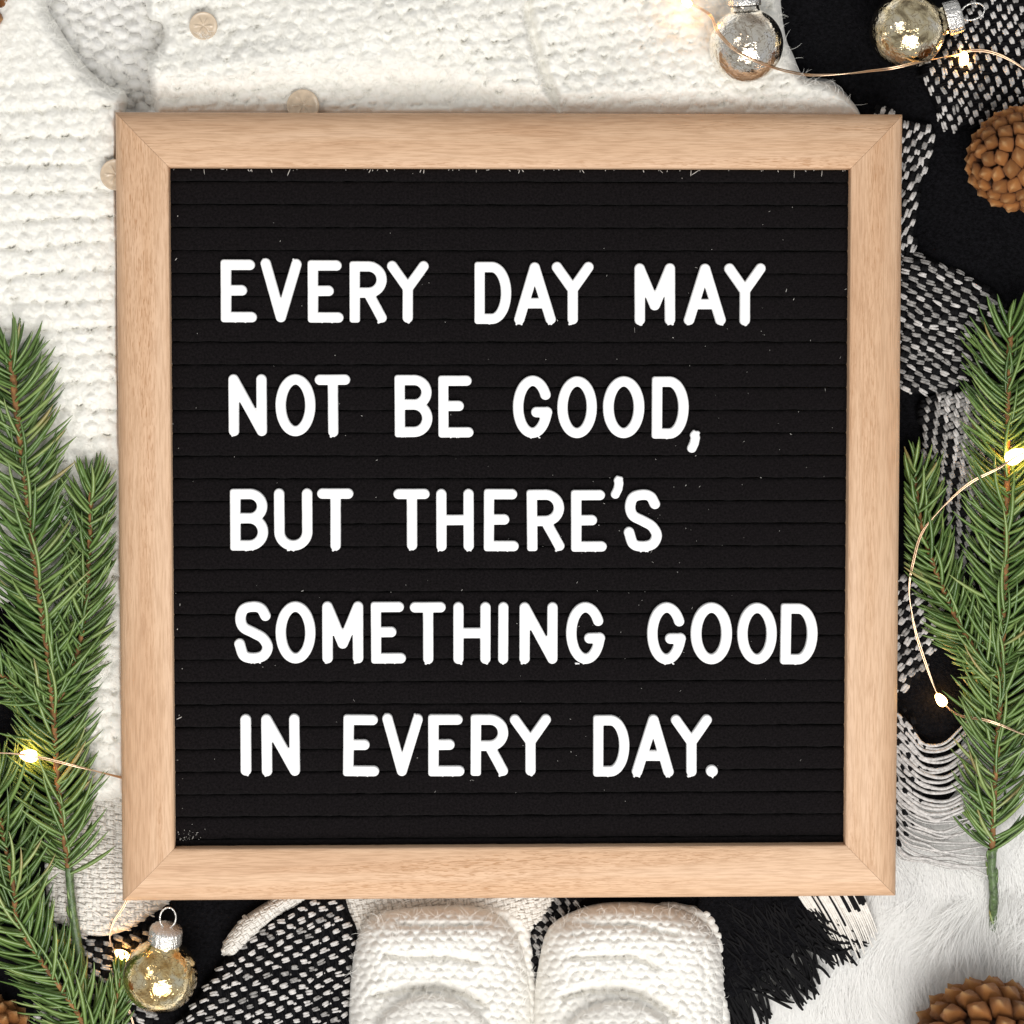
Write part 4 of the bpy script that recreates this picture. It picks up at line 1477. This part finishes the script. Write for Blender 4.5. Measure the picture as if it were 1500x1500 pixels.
def sprig_needles(path, t0, t1, length, per, seed, floor, ang0=0.80, xlim=None, tipfan=True, tone=0.0):
    """path runs from tip to base (x, y, h); needles point towards the tip"""
    g = np.random.default_rng(seed)
    seg = np.linalg.norm(np.diff(path[:, :2], axis=0), axis=1)
    cum = np.concatenate([[0], np.cumsum(seg)])
    L_ = cum[-1]
    n = int(L_ * (t1 - t0) / per)
    s = (t0 + (t1 - t0) * (np.arange(n) + g.uniform(0, 1, n)) / n) * L_
    px = np.interp(s, cum, path[:, 0])
    py = np.interp(s, cum, path[:, 1])
    ph = np.interp(s, cum, path[:, 2])
    e = 6
    dx = np.interp(np.maximum(s - e, 0), cum, path[:, 0]) - np.interp(np.minimum(s + e, L_), cum, path[:, 0])
    dy = np.interp(np.maximum(s - e, 0), cum, path[:, 1]) - np.interp(np.minimum(s + e, L_), cum, path[:, 1])
    fa = np.arctan2(dy, dx)
    side = np.where(np.arange(n) % 2 == 0, 1, -1)
    kind = g.random(n)
    spread = ang0 + g.normal(0, 0.13, n)
    spread = np.where(kind > 0.93, g.uniform(0.05, 0.45, n), spread)
    near = np.clip(s / 40, 0.0, 1)
    if tipfan:
        spread = spread * (0.45 + 0.55 * near)
    a = fa + side * spread
    Ln = length * g.uniform(0.80, 1.12, n) * (0.62 + 0.38 * near)
    Ln *= np.where(s > L_ * 0.93, 0.9, 1)
    bend = -side * g.uniform(0.15, 0.65, n)
    lift = np.where(kind > 0.93, g.uniform(0.2, 0.4, n), g.normal(0.05, 0.18, n))
    S = 7
    t = np.linspace(0, 1, S)
    P = np.zeros((n, S, 3))
    x, y, h = px + g.normal(0, 1.5, n), py.copy(), ph + g.normal(0, 2, n)
    for k in range(S):
        P[:, k] = np.stack([x, y, h], -1)
        aa = a + bend * (t[k] - 0.1)
        ll = lift - 0.45 * t[k] * np.abs(lift)
        x = x + np.cos(aa) * Ln / (S - 1)
        y = y + np.sin(aa) * Ln / (S - 1)
        h = h + ll * Ln / (S - 1)
    if xlim is not None:                         # needles beside the frame stop against it
        lo, hi = xlim
        for k in range(S):
            pass
        ex = P[:, -1, 0]
        sc_ = np.ones(n)
        over = ex > hi
        sc_[over] = np.clip((hi - P[over, 0, 0]) / np.maximum(ex[over] - P[over, 0, 0], 1), 0.15, 1)
        und = ex < lo
        sc_[und] = np.clip((P[und, 0, 0] - lo) / np.maximum(P[und, 0, 0] - ex[und], 1), 0.15, 1)
        P = P[:, :1] + (P - P[:, :1]) * np.stack([sc_, 0.35 + 0.65 * sc_, sc_], -1)[:, None]
    fl = floor(P[..., 0], P[..., 1])
    P[..., 2] = np.maximum(P[..., 2], fl + 3)
    wd = g.uniform(2.2, 3.3, n)[:, None] * np.array([0.62, 0.9, 1, 1, 0.9, 0.62, 0.10])[None] * U
    v, q = tubes(PW(P[..., 0], P[..., 1], P[..., 2]), wd, 4, flat=0.55)
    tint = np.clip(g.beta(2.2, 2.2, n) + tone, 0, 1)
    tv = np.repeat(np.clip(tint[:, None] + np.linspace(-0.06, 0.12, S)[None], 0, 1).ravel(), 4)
    return v, q, tv


def branch(label, sprigs, bare, floor, xlim):
    base = sprigs[0]['p'][-1]
    b0 = PW(base[0], base[1], 0)
    root = thing('fir_branch', label, 'fir branch', (b0[0], b0[1], 20 * U))
    for k, s in enumerate(sprigs):
        pth = path3(s['p'])
        r = np.linspace(s.get('r0', 2.6), s.get('r1', 4.2), len(pth))
        g = np.random.default_rng(900 + k)
        r = r * (1 + 0.16 * fbm(np.arange(len(pth)) / 2.3, np.zeros(len(pth)), k, 2))
        # bark is hidden by green sheath in stretches: separate lengths of stem
        xyz = PW(pth[:, 0], pth[:, 1], pth[:, 2])
        sp = tube_obj('sprig', xyz, r * U, M['stem'], root, 8)
        for (a, b) in s.get('green', []):
            i0, i1 = int(a * (len(pth) - 1)), max(int(b * (len(pth) - 1)), int(a * (len(pth) - 1)) + 2)
            rr = r[i0:i1 + 1] * 1.28
            rr = rr * (1 + 0.22 * fbm(np.arange(len(rr)) / 1.7, np.ones(len(rr)), k + 7, 2))
            rr[[0, -1]] *= 0.72
            tube_obj('sheath', xyz[i0:i1 + 1], rr * U, M['stem_green'], sp, 8)
        vs, qs, ts, n0 = [], [], [], 0
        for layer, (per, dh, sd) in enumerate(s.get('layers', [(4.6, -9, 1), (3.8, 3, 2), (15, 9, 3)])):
            p2 = pth.copy()
            p2[:, 2] += dh
            v, q, tv = sprig_needles(p2, s.get('t0', 0.0), s.get('t1', 1.0), s['len'], per, s['seed'] * 10 + sd, floor, s.get('ang', 0.8), xlim, tone=s.get('tone', 0) + (-0.16, 0.02, 0.1)[layer])  # shade between needles put into the tint: lower layer darker, top lighter
            vs.append(v); qs.append(q + n0); ts.append(tv); n0 += len(v)
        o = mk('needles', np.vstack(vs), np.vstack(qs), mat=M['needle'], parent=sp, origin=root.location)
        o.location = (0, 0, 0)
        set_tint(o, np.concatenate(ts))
        prop(o, kind='stuff')
    for (p, r0, r1) in bare:
        pth = path3(p, 6)
        rr = np.linspace(r0, r1, len(pth)) * (1 + 0.12 * fbm(np.arange(len(pth)) / 1.9, np.zeros(len(pth)), 77, 2))
        st = tube_obj('stem', PW(pth[:, 0], pth[:, 1], pth[:, 2]), rr * U, M['stem_green'], root, 8)
        v, q, tv = sprig_needles(pth, 0.0, 0.85, 26, 4.5, 991, floor, 0.22, xlim, tipfan=False)
        o = mk('needles', v, q, mat=M['needle'], parent=st, origin=root.location)
        o.location = (0, 0, 0)
        set_tint(o, tv)
        prop(o, kind='stuff')
    return root


def floor_left(x, y):
    return np.where(y < 900, 70.0, np.where(y < 1180, 62.0, 44.0)) * sstep(-60, -20, y)


def floor_right(x, y):
    return np.where(y < 1180, 38.0, 22.0)


branch('green fir branch with two forks lying beside the sleeve', [
    dict(p=[(15, 512, 100), (21, 570, 104), (30, 650, 106), (44, 760, 106), (56, 860, 106), (70, 960, 104), (78, 1040, 100), (84, 1140, 92), (94, 1230, 84), (102, 1280, 76)], len=86, seed=11, ang=0.95,
         green=[(0.0, 0.22), (0.30, 0.35), (0.62, 0.73), (0.82, 0.85), (0.90, 0.93)], r0=5.2, r1=4.6),
    dict(p=[(134, 702, 92), (133, 740, 94), (131, 800, 95), (126, 880, 96), (115, 950, 97), (98, 1004, 98), (79, 1036, 99)], len=66, seed=12, ang=0.8, green=[(0.0, 0.34), (0.55, 0.62)], r0=3.6, r1=3.8, tone=-0.06),
    dict(p=[(-60, 905, 84), (-28, 958, 90), (4, 990, 94), (40, 1014, 98), (78, 1040, 99)], len=58, seed=13, ang=0.75, green=[(0.55, 1.0)], r0=3.0, r1=3.8),
], [([(101, 1270, 78), (104, 1310, 68), (110, 1360, 58), (122, 1430, 50), (134, 1520, 46)], 6.0, 7.0)], floor_left, (-400, 171))
branch('green fir sprig in the lower corner with needles over the checked cloth', [
    dict(p=[(-12, 1130, 84), (-4, 1180, 86), (8, 1240, 86), (20, 1300, 84), (26, 1350, 82), (58, 1404, 78), (92, 1452, 74), (122, 1500, 70), (156, 1580, 64)], len=84, seed=14, ang=0.86, green=[(0.36, 0.5)], r0=3.4, r1=4.4),
    dict(p=[(-90, 1250, 66), (-60, 1290, 70), (-24, 1324, 74), (22, 1348, 78)], len=60, seed=15, ang=0.75, green=[(0.5, 1.0)], r0=3.0, r1=4.5),
    dict(p=[(178, 1420, 60), (170, 1470, 60), (160, 1530, 60), (150, 1600, 60)], len=46, seed=18, ang=0.5, green=[(0.0, 1.0)], r0=2.4, r1=3.0, layers=[(3.4, -3, 1), (4.0, 2, 2)]),
], [], lambda x, y: np.full(np.shape(x), 44.0), (-400, 1e6))
branch('green fir branch with a side fork, its stem ending in the white fur', [
    dict(p=[(1481, 478, 70), (1478, 530, 76), (1476, 600, 80), (1475, 690, 80), (1474, 790, 80), (1471, 880, 80), (1468, 960, 78), (1464, 1040, 76), (1459, 1120, 70), (1455, 1200, 62), (1453, 1250, 56)], len=86, seed=16, ang=0.92,
         green=[(0.0, 0.24), (0.66, 0.69), (0.80, 0.83), (0.93, 1.0)], r0=4.6, r1=4.6),
    dict(p=[(1338, 684, 60), (1343, 726, 64), (1352, 780, 68), (1372, 840, 70), (1396, 895, 72), (1424, 945, 74), (1462, 992, 76)], len=68, seed=17, ang=0.82, green=[(0.0, 0.30), (0.72, 1.0)], r0=3.2, r1=4.4, tone=-0.02),
    dict(p=[(1590, 860, 70), (1548, 910, 72), (1508, 940, 74), (1472, 972, 76)], len=60, seed=19, ang=0.74, green=[(0.6, 1.0)], r0=3.0, r1=3.6),
], [([(1453, 1244, 57), (1453, 1270, 51), (1455, 1300, 42), (1456, 1326, 30), (1455, 1350, 16), (1454, 1376, 4)], 7.0, 5.5)], floor_right, (1324, 1e6))

# ================================================================== STRING LIGHTS
def light_string(label, runs, bulbs):
    p0 = runs[0][0]
    b = PW(p0[0], p0[1], p0[2])
    root = thing('string_light', label, 'string light', b, 'copper wire string lights')
    for r in runs:
        pth = path3(r, 12)
        n = len(pth)
        tang = np.gradient(pth[:, :2], axis=0)
        tang /= np.linalg.norm(tang, axis=1, keepdims=True) + 1e-9
        nx, ny = -tang[:, 1], tang[:, 0]
        ss = np.concatenate([[0], np.cumsum(np.linalg.norm(np.diff(pth[:, :2], axis=0), axis=1))])
        for sgn in (-1, 1):
            o_ = sgn * 1.25 * np.cos(ss / 46)
            z_ = sgn * 1.1 * np.sin(ss / 46)
            tube_obj('wire', PW(pth[:, 0] + nx * o_, pth[:, 1] + ny * o_, pth[:, 2] + z_), 1.05 * U, M['copper'], root, 6)
    for (x, y_, h, ang, sz) in bulbs:
        c = PW(x, y_, h)
        ax = (math.cos(ang), -math.sin(ang), 0.1)
        pr = [(sz * U * max(1e-4, math.sin(t) ** 0.8) * (0.80 + 0.18 * math.cos(t)), 1.22 * sz * U * math.cos(t)) for t in np.linspace(math.pi, 0, 16)]
        v, q = lathe(pr, c, ax, 20)
        mk('bulb', v, q, mat=M['bulb'], parent=root)
    return root


light_string('copper wire light string crossing the smoky silver bauble', [[(940, -60, 92), (985, -10, 96), (1008, 3, 106), (1040, 22, 112), (1052, 48, 160), (1074, 72, 180), (1102, 88, 177), (1124, 96, 164), (1140, 101, 136), (1156, 105, 104), (1188, 110, 68),
             (1240, 108, 66), (1274, 104, 92), (1300, 101, 116), (1330, 95, 120), (1354, 89, 108), (1376, 85, 82), (1402, 80, 66), (1424, 74, 66), (1450, 76, 64), (1476, 86, 62), (1504, 104, 60), (1560, 150, 58)]],
             [(1006, 4, 112, 0.6, 6.5), (1412, 85, 67, 1.6, 8.5)])
light_string('copper wire light string glowing inside the fir branch by the checked scarf', [[(1560, 640, 100), (1520, 655, 104), (1490, 668, 112), (1462, 686, 112), (1420, 708, 100), (1384, 740, 94), (1352, 778, 90), (1338, 822, 86), (1332, 866, 78),
             (1340, 920, 66), (1356, 972, 54), (1372, 1014, 50), (1386, 1034, 52), (1406, 1048, 66), (1440, 1054, 88), (1466, 1062, 92), (1500, 1076, 84), (1570, 1100, 70)]],
             [(1488, 668, 100, 2.7, 13.5), (1378, 1025, 54, 0.9, 9.0)])
light_string('copper wire light string crossing the fir branch beside the frame', [[(-70, 1098, 96), (-20, 1102, 112), (20, 1104, 118), (42, 1107, 120), (70, 1112, 120), (110, 1122, 116), (150, 1132, 96), (182, 1140, 70)]],
             [(42, 1107, 112, 0.1, 11.0)])
light_string('copper wire light string hanging beside the gold bauble', [[(186, 1318, 56), (180, 1330, 56), (166, 1352, 54), (161, 1374, 52), (166, 1390, 52), (172, 1408, 54), (178, 1436, 54), (186, 1470, 52), (197, 1506, 50), (215, 1570, 48)]],
             [(178, 1398, 55, 0.5, 8.5)])
